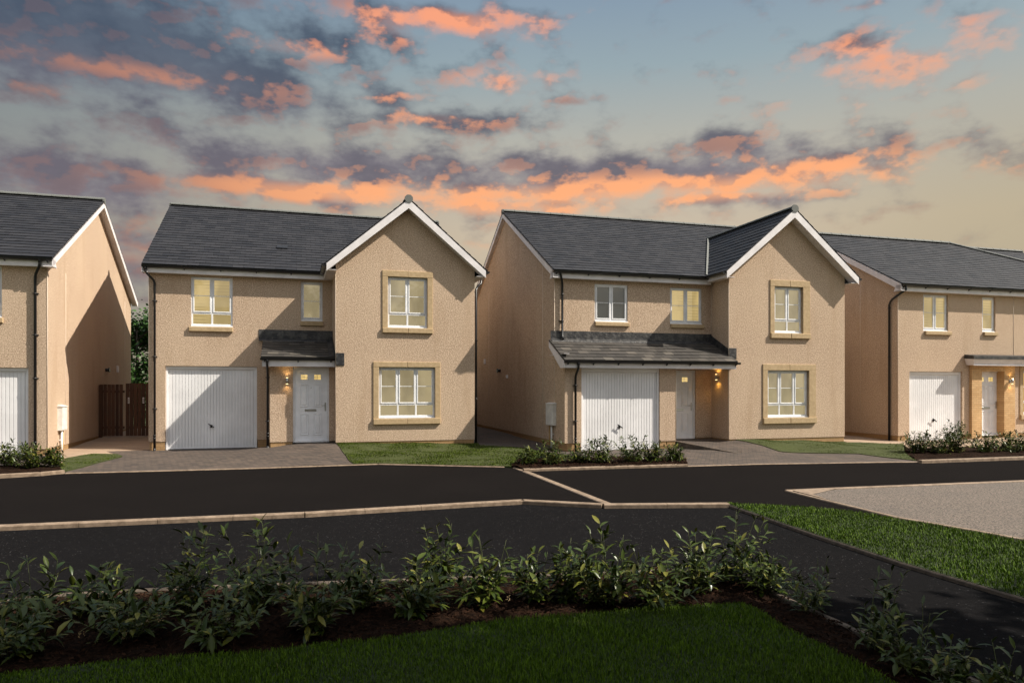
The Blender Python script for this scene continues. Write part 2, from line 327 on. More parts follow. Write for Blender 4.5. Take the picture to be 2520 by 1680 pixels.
def wall_y(mb, x0, x1, y, z0, z1, holes, rev=.12):
    """vertical wall facing -y with rectangular openings and reveals"""
    xs = sorted({x0, x1, *[h[0] for h in holes], *[h[1] for h in holes]}); zs = sorted({z0, z1, *[h[2] for h in holes], *[h[3] for h in holes]})
    xs = [x for x in xs if x0 <= x <= x1]; zs = [z for z in zs if z0 <= z <= z1]
    for i in range(len(xs) - 1):
        for j in range(len(zs) - 1):
            cx, cz = (xs[i] + xs[i + 1]) / 2, (zs[j] + zs[j + 1]) / 2
            if any(h[0] < cx < h[1] and h[2] < cz < h[3] for h in holes): continue
            mb.quad((xs[i], y, zs[j]), (xs[i + 1], y, zs[j]), (xs[i + 1], y, zs[j + 1]), (xs[i], y, zs[j + 1]))
    for a, b, c, d in holes:
        mb.quad((a, y, c), (a, y, d), (a, y + rev, d), (a, y + rev, c)); mb.quad((b, y, c), (b, y + rev, c), (b, y + rev, d), (b, y, d))
        mb.quad((a, y, d), (b, y, d), (b, y + rev, d), (a, y + rev, d))
        if c > z0: mb.quad((a, y, c), (a, y + rev, c), (b, y + rev, c), (b, y, c))

def slates(mb, p0, e, L, s, S, n, g=.23, w=.30, rnd=None, clipf=None):
    """individual slates laid on a slope: p0 eave corner, e along the eave, s up the slope, n normal"""
    rnd = rnd or random; p0 = Vector(p0); e = Vector(e); s = Vector(s); n = Vector(n)
    rows = int(math.ceil(S / g)); th = .011
    for r in range(rows):
        a0 = r * g; a1 = min(a0 + g * 1.06, S)
        off = (.5 if r % 2 else 0) * w + rnd.uniform(-.02, .02)
        x = -off
        while x < L:
            xa = max(x + .0025, 0); xb = min(x + w - .0025, L); x += w
            if xb - xa < .03: continue
            if clipf and not clipf((xa + xb) / 2, (a0 + a1) / 2): continue
            lift = th + .008 + rnd.uniform(-.0025, .0035); j = rnd.uniform(-.007, .007); sk = rnd.uniform(-.004, .004)
            A = p0 + e * xa + s * (a0 + j - sk) + n * lift; B = p0 + e * xb + s * (a0 + j + sk) + n * lift
            C = p0 + e * xb + s * a1 + n * .004; D = p0 + e * xa + s * a1 + n * .004
            A2 = A - n * .013; B2 = B - n * .013
            mb.add([A, B, C, D, A2, B2], [(0, 1, 2, 3), (4, 5, 1, 0), (4, 0, 3), (1, 5, 2)])

def ridge_tiles(mb, a, b, r=.095, seg=.45):
    a = Vector(a); b = Vector(b); L = (b - a).length; t = (b - a) / L; side = t.cross(Vector((0, 0, 1))).normalized(); n = int(round(L / seg)); st = L / n
    for i in range(n):
        for (u0, u1, rr) in ((i * st, (i + 1) * st - .004, r), ((i + 1) * st - .045, (i + 1) * st - .002, r + .006)):
            P = a + t * u0; Q = a + t * u1; m = 8; vs = []
            for j in range(m + 1):
                an = math.pi * (j / m) * 1.0; d = side * math.cos(an) * rr * 1.15 + Vector((0, 0, 1)) * math.sin(an) * rr * .85
                vs += [P + d, Q + d]
            mb.add(vs, [(2 * j, 2 * j + 1, 2 * j + 3, 2 * j + 2) for j in range(m)] + [tuple(2 * j for j in range(m + 1)), tuple(2 * j + 1 for j in range(m + 1))[::-1]])
def ridge_end(mb, p, ydir=(0, -1, 0), r=.125):
    p = Vector(p); d = Vector(ydir); side = d.cross(Vector((0, 0, 1))).normalized(); pts = []
    for an in (-60, -15, 25, 65, 115, 155, 195, 240):
        a = R(an); pts.append(p + side * math.cos(a) * r + Vector((0, 0, 1)) * (math.sin(a) * r))
    mb.prism([q + d * .02 for q in pts], -d * .05)

def gutter(mb, a, b, r=.066, br=.9, out=(0, -1, 0), brackets=True):
    a = Vector(a); b = Vector(b); o = Vector(out); L = (b - a).length; t = (b - a) / L
    vs = []; m = 8
    for j in range(m + 1):
        an = math.pi + math.pi * j / m; d = o * (-math.cos(an)) * r + Vector((0, 0, 1)) * math.sin(an) * r
        vs += [a + d, b + d]
    mb.add(vs, [(2 * j, 2 * j + 1, 2 * j + 3, 2 * j + 2) for j in range(m)] + [tuple(2 * j for j in range(m + 1)), tuple(2 * j + 1 for j in range(m + 1))[::-1]], False)
    tp = Vector((0, 0, .006))
    mb.add([a + o * r * 1.05 + tp, b + o * r * 1.05 + tp, b + o * r * .8 - tp * 2, a + o * r * .8 - tp * 2], [(0, 1, 2, 3)])
    mb.add([a + o * r + tp, b + o * r + tp, b - o * r + tp, a - o * r + tp], [(0, 1, 2, 3)])
    if brackets:
        n = max(2, int(L / br)); 
        for i in range(n + 1):
            p = a + t * (.12 + (L - .24) * i / n)
            q = [p + o * (-r * 1.0) + Vector((0, 0, .0)), p + o * (r * 1.1) + Vector((0, 0, .0)), p + o * (r * .9) + Vector((0, 0, -.05)), p + o * (-r) + Vector((0, 0, -.105))]
            mb.prism([x - t * .013 for x in q], t * .026)

def downpipe(H, k, x, y_wall, y_gut, z_top, z_bot, clips, xg=None):
    mb = MB(); xg = x if xg is None else xg; yw = y_wall - .06
    pts = [(xg, y_gut, z_top), (xg, y_gut, z_top - .13), (xg + (x - xg) * .15, y_gut + (yw - y_gut) * .15, z_top - .19), (x - (x - xg) * .12, yw - (yw - y_gut) * .12, z_top - .36), (x, yw, z_top - .44), (x, yw, z_bot + .04)]
    mb.tube(pts, .034, 10)
    mb.tube([(x, yw, z_bot + .07), (x, yw - .01, z_bot + .02), (x, yw - .06, z_bot - .01)], .04, 10)
    mb.tube([(xg, y_gut, z_top + .0), (xg, y_gut, z_top - .09)], .043, 10)
    for z in clips:
        mb.tube([(x, yw, z - .018), (x, yw, z + .018)], .042, 10); mb.box(x - .065, x + .065, yw + .005, y_wall + .0, z - .012, z + .012)
    for z in (z_bot + .35, z_bot + .43):
        mb.tube([(x, yw, z - .02), (x, yw, z + .02)], .041, 10)
    mb.build('downpipe', 'black_plastic', H, k)

# ------------------------------------------------------------------ window, door, garage door
def window(parent, x0, x1, z0, z1, yw, cols, transom, pane, k, surround=None, sill=None, rec=.075, wstr=None, openers=None):
    """x0..x1, z0..z1 = structural opening; yw = wall face"""
    y = yw + rec; fr = MB(); n = len(cols); tot = sum(cols)
    fw = .052
    zb = z0 + .035
    fr.bbox(x0, x1, y, y + .06, zb, zb + fw); fr.bbox(x0, x1, y, y + .06, z1 - fw, z1); fr.bbox(x0, x0 + fw, y + .0015, y + .062, zb + fw, z1 - fw); fr.bbox(x1 - fw, x1, y + .0015, y + .062, zb + fw, z1 - fw)
    iw = x1 - x0 - 2 * fw; xs = [x0 + fw]
    for c in cols: xs.append(xs[-1] + iw * c / tot)
    zt = None
    if transom: zt = zb + fw + (z1 - zb - 2 * fw) * transom
    for i in range(1, n): fr.bbox(xs[i] - .026, xs[i] + .026, y + .002, y + .058, zb + fw, z1 - fw)
    if zt:
        for i in range(n):
            a = xs[i] + (.026 if i else 0); b = xs[i + 1] - (.026 if i < n - 1 else 0)
            fr.bbox(a, b, y + .003, y + .058, zt - .026, zt + .026)
    sz0 = (zt + .026) if zt else zb + fw
    for i in range(n):
        a = xs[i] + (.026 if i else 0); b = xs[i + 1] - (.026 if i < n - 1 else 0)
        s = .036
        if (openers is None) or openers[i]:
            fr.bbox(a, b, y - .012, y + .045, sz0, sz0 + s); fr.bbox(a, b, y - .012, y + .045, z1 - fw - s, z1 - fw); fr.bbox(a, a + s, y - .011, y + .044, sz0 + s, z1 - fw - s); fr.bbox(b - s, b, y - .011, y + .044, sz0 + s, z1 - fw - s)
            aa, bb = a + s, b - s
        else: aa, bb = a, b
        zm = sz0 + (z1 - fw - sz0) * .50
        fr.box(aa, bb, y + .018, y + .032, zm - .009, zm + .009)
    # white projecting sill
    fr.bbox(x0 - .0, x1 + .0, y - .05, y + .05, z0, z0 + .034)
    w = fr.build('window', 'white_frame', parent, k)
    p = MB(); p.quad((x0 + .02, y + .028, zb + .02), (x1 - .02, y + .028, zb + .02), (x1 - .02, y + .028, z1 - .02), (x0 + .02, y + .028, z1 - .02)); p.box(x0 + .02, x1 - .02, y + .030, y + .042, zb + .02, z1 - .02)
    p.f = p.f[1:]; p.sm = p.sm[1:]
    p.build('pane', pane, w, k)
    if surround:
        a, b, c, d = surround; s = MB(); o = yw - .03
        s.bbox(a, (a + b) / 2 - .003, o, yw + rec - .02, z1, d, .008); s.bbox((a + b) / 2 + .003, b, o, yw + rec - .02, z1, d, .008)
        s.bbox(a, x0, o + .002, yw + rec - .02, z0, z1, .008); s.bbox(x1, b, o + .002, yw + rec - .02, z0, z1, .008)
        s.build('stone_surround', 'stone', w, k)
        s = MB(); s.bbox(a, (a + b) / 2 - .003, o - .045, yw + rec - .01, c, z0, .012); s.bbox((a + b) / 2 + .003, b, o - .045, yw + rec - .01, c, z0, .012); s.build('stone_sill', 'stone', w, k)
    if sill:
        a, b, c, d = sill; s = MB(); s.bbox(a, b, yw - .07, yw + rec - .01, c, d - .002, .012); s.build('stone_sill', 'stone', w, k)
    return w

def garage_door(parent, x0, x1, z0, z1, yw, k, mat='white_garage', fw=.055, top=.09, rev=.10):
    y = yw + rev; fr = MB()
    fr.bbox(x0, x0 + fw, y - .04, y + .05, z0, z1); fr.bbox(x1 - fw, x1, y - .04, y + .05, z0, z1); fr.bbox(x0 + fw, x1 - fw, y - .038, y + .05, z1 - top, z1)
    g = fr.build('garage_door', mat, parent, k)
    p = MB(); a, b = x0 + fw + .004, x1 - fw - .004; c, d = z0 + .02, z1 - top - .004; n = int((b - a - .08) / .083); x = a + .04; st = (b - a - .08) / n
    p.bbox(a, a + .036, y, y + .03, c, d, .003); p.bbox(b - .036, b, y, y + .03, c, d, .003)
    prof = []
    for i in range(n):
        q = x + i * st; prof += [(q, .0), (q + st * .80, .0), (q + st * .86, .016), (q + st * .94, .016)]
    prof.append((x + n * st, .0))
    vs = []; 
    for q, dy in prof: vs += [(q, y + .004 + dy, c + .03), (q, y + .004 + dy, d - .03)]
    p.add(vs, [(2 * i, 2 * i + 2, 2 * i + 3, 2 * i + 1) for i in range(len(prof) - 1)])
    p.box(a + .036, b - .036, y + .001, y + .03, d - .03, d); p.box(a + .036, b - .036, y + .001, y + .03, c, c + .03)
    p.build('panel', mat, g, k)
    h = MB(); hx = x0 + (x1 - x0) * .49; hz = z0 + .68
    h.tube([(hx, y, hz), (hx, y - .045, hz)], .022, 10); h.prism([(hx - .085, y - .05, hz + .055), (hx - .07, y - .05, hz + .075), (hx + .085, y - .05, hz - .03), (hx + .07, y - .05, hz - .055)], (0, -.018, 0)); h.box(hx - .03, hx + .03, y - .012, y + .004, hz - .05, hz + .03)
    h.build('handle', 'black_plastic', g, k)
    s = MB(); s.box(x0 + fw, x1 - fw, y + .01, y + .03, z0 - .03, z0 + .018); s.build('bottom_seal', 'dark_gap', g, k)
    return g

def front_door(parent, x0, x1, z0, z1, yw, k, rev=.07):
    y = yw + rev; fr = MB(); fw = .055
    fr.bbox(x0, x0 + fw, y - .03, y + .06, z0, z1); fr.bbox(x1 - fw, x1, y - .03, y + .06, z0, z1); fr.bbox(x0 + fw, x1 - fw, y - .028, y + .06, z1 - fw, z1)
    fr.bbox(x0 + fw, x1 - fw, y - .06, y + .05, z0 + .0, z0 + .05)
    D = fr.build('front_door', 'white_frame', parent, k)
    a, b, c, d = x0 + fw + .004, x1 - fw - .004, z0 + .054, z1 - fw - .004; W = b - a; Hh = d - c
    pn = MB(); yl = y + .008; pn.box(a, b, yl, yl + .045, c, d)
    def mould(u0, u1, w0, w1):
        A, B, Cc, Dd = a + W * u0, a + W * u1, c + Hh * w0, c + Hh * w1; t = .014
        for q in ((A, B, Cc, Cc + t), (A, B, Dd - t, Dd), (A, A + t, Cc + t, Dd - t), (B - t, B, Cc + t, Dd - t)): pn.bbox(q[0], q[1], yl - .018, yl + .002, q[2], q[3], .005)
        t2 = .05; pn.bbox(A + t2, B - t2, yl - .016, yl + .002, Cc + t2, Dd - t2, .008)
    for u0, u1 in ((.155, .41), (.575, .83)):
        mould(u0, u1, .08, .375); mould(u0, u1, .475, .79)
        A, B, Cc, Dd = a + W * u0, a + W * u1, c + Hh * .845, c + Hh * .935
        for q in ((A, B, Cc, Cc + .022), (A, B, Dd - .022, Dd), (A, A + .022, Cc + .022, Dd - .022), (B - .022, B, Cc + .022, Dd - .022)): pn.bbox(q[0], q[1], yl - .008, yl + .002, q[2], q[3], .003)
    pn.build('panel', 'white_door', D, k)
    for u0, u1 in ((.155, .41), (.575, .83)):
        A, B, Cc, Dd = a + W * u0 + .022, a + W * u1 - .022, c + Hh * .845 + .022, c + Hh * .935 - .022
        g = MB(); g.box(A, B, yl - .003, yl + .0, Cc, Dd); g.build('glazed_light', 'door_lite', D, k)
        m = MB(); m.box((A + B) / 2 - .003, (A + B) / 2 + .003, yl - .006, yl - .003, Cc, Dd); m.box(A, B, yl - .0065, yl - .003, (Cc + Dd) / 2 - .003, (Cc + Dd) / 2 + .003); m.build('glazing_bar', 'chrome', D, k)
    l = MB(); zc = c + Hh * .425; l.bbox(a + W * .30, a + W * .66, yl - .018, yl, zc - .032, zc + .032, .006); l.box(a + W * .32, a + W * .64, yl - .0235, yl - .017, zc - .022, zc + .010); l.build('letter_box', 'chrome', D, k)
    h = MB(); hx = b - .05; hz = c + Hh * .47; h.bbox(hx - .018, hx + .018, yl - .014, yl, hz - .12, hz + .13, .004); h.tube([(hx, yl - .012, hz + .045), (hx, yl - .05, hz + .045)], .011, 8); h.tube([(hx, yl - .05, hz + .045), (hx - .12, yl - .05, hz + .045)], .010, 8); h.tube([(hx, yl - .01, hz - .06), (hx, yl - .03, hz - .06)], .013, 8)
    h.build('handle', 'chrome', D, k)
    s = MB(); s.tube([(a + W * .5, yl + .002, c + Hh * .74 + .0), (a + W * .5, yl - .006, c + Hh * .74)], .010, 8); s.build('spyhole', 'black_plastic', D, k)
    return D

def wall_lamp(parent, p, nrm, k, energy=6.0, col=(1, .66, .28), h=.17, z0w=0.):
    """up-and-down cylinder light; nrm = outward direction in the house's frame"""
    p = Vector(p); n = Vector(nrm); c = p + n * .085
    m = MB(); m.tube([c - Vector((0, 0, h / 2)), c + Vector((0, 0, h / 2))], .036, 14); m.tube([p, c], .02, 8); s = n.cross(Vector((0, 0, 1)))
    m.prism([p + s * .035 + Vector((0, 0, .05)), p - s * .035 + Vector((0, 0, .05)), p - s * .035 - Vector((0, 0, .05)), p + s * .035 - Vector((0, 0, .05))], n * .015)
    L = m.build('wall_lamp', 'chrome', parent, k)
    for sg in (1, -1):
        g = MB(); g.tube([c + Vector((0, 0, sg * h / 2)), c + Vector((0, 0, sg * (h / 2 + .006)))], .030, 12); g.build('lamp_lens', 'lamp_glow', L, k)
    for sgn in (1, -1):
        li = bpy.data.lights.new('lamp_light', 'SPOT'); li.energy = energy; li.color = col; li.shadow_soft_size = .03; li.spot_size = R(140); li.spot_blend = 1.0
        o = bpy.data.objects.new('lamp_light', li); COL.objects.link(o); o.parent = L; o.location = (c + n * .0 + Vector((0, 0, sgn * (h / 2 + .03)))) * k
        d = Vector((0, 0, sgn)); o.rotation_euler = d.to_track_quat('-Z', 'Y').to_euler()

def meter_box(parent, y0, y1, z0, z1, x, sgn, k, zb=-.3):
    """box on a side wall whose face is at x; sgn = outward direction along x"""
    m = MB(); xo = x + sgn * .11; xs = sorted((x, xo)); m.box(xs[0], xs[1], y0, y1, z0, z1)
    xl = sorted((xo, xo + sgn * .012)); m.box(xl[0], xl[1], y0 + .02, y1 - .02, z0 + .02, z1 - .02)
    m.prism([(x, y0 - .015, z1), (xo + sgn * .02, y0 - .015, z1), (xo + sgn * .02, y0 - .015, z1 + .015), (x, y0 - .015, z1 + .05)], (0, y1 - y0 + .03, 0))
    b = m.build('meter_box', 'meter_white', parent, k)
    p = MB(); yc = y0 + (y1 - y0) * .42; p.tube([(x + sgn * .05, yc, zb), (x + sgn * .05, yc, z0)], .032, 10); p.box(*sorted((x, x + sgn * .05)), yc - .05, yc + .05, z0 - .28, z0 - .25); p.build('conduit', 'meter_white', b, k)
    p = MB(); yc = y0 + (y1 - y0) * .80; p.tube([(x + sgn * .04, yc, zb), (x + sgn * .04, yc, z0)], .016, 8); p.build('gas_pipe', 'copper_pipe', b, k)
def vent_cowl(parent, x, sgn, y, z, k):
    m = MB(); m.tube([(x, y, z), (x + sgn * .10, y, z)], .055, 12); m.tube([(x + sgn * .10, y, z), (x + sgn * .13, y, z)], .085, 12); m.build('flue', 'black_plastic', parent, k)
def vent_box(parent, x, sgn, y, z, k, h=.16, w=.10):
    m = MB(); m.box(*sorted((x, x + sgn * .05)), y - w / 2, y + w / 2, z - h / 2, z + h / 2); m.box(*sorted((x + sgn * .05, x + sgn * .06)), y - w / 2 + .02, y + w / 2 - .02, z - h / 2 + .02, z + h / 2 - .02); m.build('wall_vent', 'white_trim', parent, k)
def beads(parent, lines, k):
    for a, b in lines:
        m = MB(); m.tube([Vector(a), Vector(b)], .007, 4); m.build('render_bead', 'bead', parent, k)

# ------------------------------------------------------------------ houses
PITCH = math.tan(R(30.0)); ZE = 5.085        # roof slope, and top of roof at the gutter line; set per house
def set_roof(deg, ze):
    global PITCH, ZE
    PITCH = math.tan(R(deg)); ZE = ze
def roof_z(v, vw, ridge):                     # roof surface height at depth v
    return ZE + (min(v, 2 * ridge - v) - (vw - .27)) * PITCH
def main_roof(parent, xl, xr, vw, ridge, k, gl, gr, seed, ov=.14, hipr=None, clip=None, caps=(True, True), barge=(True, True)):
    """pitched roof along x: xl..xr walls, vw front wall, ridge depth; gutter from gl to gr"""
    ve = vw - .27; zr = ZE + (ridge - ve) * PITCH; ln = math.hypot(ridge - ve, zr - ZE); sv = Vector((0, (ridge - ve) / ln, (zr - ZE) / ln)); nv = Vector((0, -sv.z, sv.y))
    x0 = xl - ov; x1 = xr + ov if hipr is None else hipr
    m = MB(); t = .07; vb = 2 * ridge - ve
    if hipr is None:
        sec = [(ve, ZE), (ridge, zr), (vb, ZE), (vb, ZE - t), (ridge, zr - t), (ve, ZE - t)]
        m.prism([(x0, a, b) for a, b in sec], (x1 - x0, 0, 0))
    else:
        xh = hipr; xe = hipr + (ridge - ve)
        m.add([(x0, ve, ZE), (xe, ve, ZE), (xh, ridge, zr), (x0, ridge, zr), (x0, vb, ZE), (xe, vb, ZE)], [(0, 1, 2, 3), (3, 2, 5, 4), (1, 5, 2)])
        m.add([(x0, ve, ZE - t), (xe, ve, ZE - t), (xh, ridge, zr - t), (x0, ridge, zr - t), (x0, vb, ZE - t), (xe, vb, ZE - t)], [(3, 2, 1, 0), (4, 5, 2, 3), (2, 5, 1), ])
        m.add([(x0, ve, ZE), (xe, ve, ZE), (xe, ve, ZE - t), (x0, ve, ZE - t)], [(3, 2, 1, 0)])
    rf = m.build('roof', 'slate', parent, k)
    rn = random.Random(seed); s = MB(); cf = clip
    W = (x1 - x0) if hipr is None else (hipr + (ridge - ve) - x0)
    if hipr is not None:
        run = (ridge - ve)
        cf = lambda a, b: (x0 + a) < (hipr + run) - (b / ln) * run
    slates(s, (x0, ve - .03, ZE - .018), (1, 0, 0), W, sv, ln, nv, rnd=rn, clipf=cf); s.build('slate_courses', 'slate', rf, k)
    rt = MB(); ridge_tiles(rt, (x0 + .02, ridge, zr + .01), (x1 - .02, ridge, zr + .01))
    if caps[0]: ridge_end(rt, (x0, ridge, zr - .01), (-1, 0, 0), .10)
    if caps[1]: ridge_end(rt, (x1, ridge, zr - .01), (1, 0, 0), .10)
    if hipr is not None: ridge_tiles(rt, (hipr, ridge, zr + .01), (hipr + (ridge - ve), ve, ZE + .02), .08)
    rt.build('ridge_tiles', 'ridge_tile', rf, k)
    # barge boards and verge soffits on the gable ends
    for side, xx, on in ((-1, x0, barge[0]), (1, x1, barge[1])):
        if not on: continue
        bb = MB(); d = .19
        for (va, vbk) in ((ve - .0, ridge), (vb + .0, ridge)):
            bb.prism([(xx - side * .0, va, ZE - .03), (xx, ridge, zr - .03), (xx, ridge, zr - .03 - d), (xx, va + (.05 if va < ridge else -.05), ZE - .03 - d)], (-side * .022, 0, 0))
        bb.box(*sorted((xx, xx - side * (ov + .02))), ve + .0, vw - .0, ZE - .245, ZE - .225)
        bb.prism([(xx, ve, ZE - .05), (xx, ve + .20, ZE - .05), (xx, vw + .04, ZE - .245), (xx, ve, ZE - .245)], (-side * .022, 0, 0))
        b = bb.build('barge_board', 'white_trim', rf, k)
        sf = MB(); xa = xx - side * .022; xb = xx - side * (ov + .0)
        for va in (ve + .05, vb - .05):
            sf.add([(xa, va, ZE - .17), (xa, ridge, zr - .185), (xb, ridge, zr - .185), (xb, va, ZE - .17)], [(0, 1, 2, 3)])
        sf.build('soffit', 'white_trim', rf, k)
    # eaves
    f = MB(); f.box(gl, gr, vw - .20, vw - .178, ZE - .24, ZE - .05); f.build('fascia', 'white_trim', rf, k)
    f = MB(); f.box(gl, gr, vw - .178, vw + .0, ZE - .23, ZE - .218); f.build('soffit', 'white_trim', rf, k)
    g = MB(); gutter(g, (gl - .02, vw - .26, ZE - .04), (gr, vw - .26, ZE - .04)); g.build('gutter', 'black_plastic', parent, k)
    return rf, zr
def gable_roof(parent, w, vmain, vback, k, seed, zapex, pitch, over=.30, fo=.30, left_gut=True, ends=None):
    """front-facing gable of width w (x 0..w), wall face at y=0"""
    xm = w / 2; P = math.tan(R(pitch)); ze = zapex - (xm + over) * P; t = .06
    ln = math.hypot(xm + over, zapex - ze)
    m = MB(); sec = [(-over, ze), (xm, zapex), (w + over, ze), (w + over, ze - t), (xm, zapex - t), (-over, ze - t)]
    m.prism([(a, -fo, b) for a, b in sec], (0, vback + fo, 0)); rf = m.build('gable_roof', 'slate', parent, k)
    rn = random.Random(seed); s = MB()
    su = Vector(((xm + over) / ln, 0, (zapex - ze) / ln)); slates(s, (-over - .02, vback, ze - .016), (0, -1, 0), vback + fo + .02, su, ln, (-su.z, 0, su.x), rnd=rn)
    su2 = Vector((-su.x, 0, su.z)); slates(s, (w + over + .02, -fo - .02, ze - .016), (0, 1, 0), vback + fo, su2, ln, (su.z, 0, su.x), rnd=rn)
    s.build('slate_courses', 'slate', rf, k)
    rt = MB(); ridge_tiles(rt, (xm, -fo, zapex + .01), (xm, vback, zapex + .01), .085); ridge_end(rt, (xm, -fo - .01, zapex - .015), (0, -1, 0), .125); rt.build('ridge_tiles', 'ridge_tile', rf, k)
    bb = MB(); d = .205; top = .035
    for sg in (0, 1):
        X = (lambda a: a) if sg == 0 else (lambda a: w - a)
        bb.prism([(X(-over + .03), -fo - .012, ze - top + .025), (X(xm), -fo - .012, zapex - top), (X(xm), -fo - .012, zapex - top - d * 1.22), (X(-over + .03), -fo - .012, ze - top - d + .02)], (0, .022, 0))
    b = bb.build('barge_board', 'white_trim', rf, k)
    sf = MB()
    for sg in (0, 1):
        X = (lambda a: a) if sg == 0 else (lambda a: w - a)
        sf.add([(X(-over + .04), -fo + .01, ze - top - d + .05), (X(xm), -fo + .01, zapex - top - d * 1.22 + .02), (X(xm), .02, zapex - top - d * 1.22 + .02), (X(-over + .04), .02, ze - top - d + .05)], [(0, 1, 2, 3)])
        sf.box(*sorted((X(-over + .06), X(.0))), -fo + .010, (vmain if sg == 0 else vback), ze - .185, ze - .172)
    sf.build('soffit', 'white_trim', rf, k)
    f = MB(); f.box(-over + .035, -over + .057, -fo + .011, vmain - .2, ze - .19, ze - .02); f.build('fascia', 'white_trim', rf, k)
    f = MB(); f.box(w + over - .057, w + over - .035, -fo + .011, vback, ze - .19, ze - .02); f.build('fascia', 'white_trim', rf, k)
    g = MB(); gutter(g, (-over - .035, -fo + .02, ze - .03), (-over - .035, vmain - .24, ze - .03), out=(-1, 0, 0), brackets=False); g.build('gutter', 'black_plastic', parent, k); g = MB(); gutter(g, (w + over + .035, -fo + .0, ze - .03), (w + over + .035, vback, ze - .03), out=(1, 0, 0), brackets=False)
    g.build('gutter', 'black_plastic', parent, k)
    return rf, ze
def gable_tri(mb, xs, y, z0, zapex, pitch, top=.10):
    """wall triangle facing -y, x 0..w"""
    x0, x1 = xs; xm = (x0 + x1) / 2; P = math.tan(R(pitch)); zt = lambda x: zapex - top - abs(x - xm) * P
    mb.poly([(x0, y, z0), (x1, y, z0), (x1, y, zt(x1)), (xm, y, zt(xm)), (x0, y, zt(x0))])
def side_gable(mb, x, vw, vb, z0, z1, ridge, k_=None):
    zt = lambda v: roof_z(v, vw, ridge) - .10
    mb.poly([(x, vw, z0), (x, vb, z0), (x, vb, zt(vb)), (x, ridge, zt(ridge)), (x, vw, zt(vw))])
def plinth(mb, pts, zt=0.0, zb=-.75, ins=.018):
    for (x0, x1, y0, y1) in pts: mb.box(x0 + ins, x1 - ins, y0 + ins, y1 - ins, zb, zt - .002)

def house_root(name, o, k, ang, label):
    r = empty(name, (o[0] * k, o[1] * k, CAMH * (1 - k)), R(ang)); tag(r, label, 'house'); return r

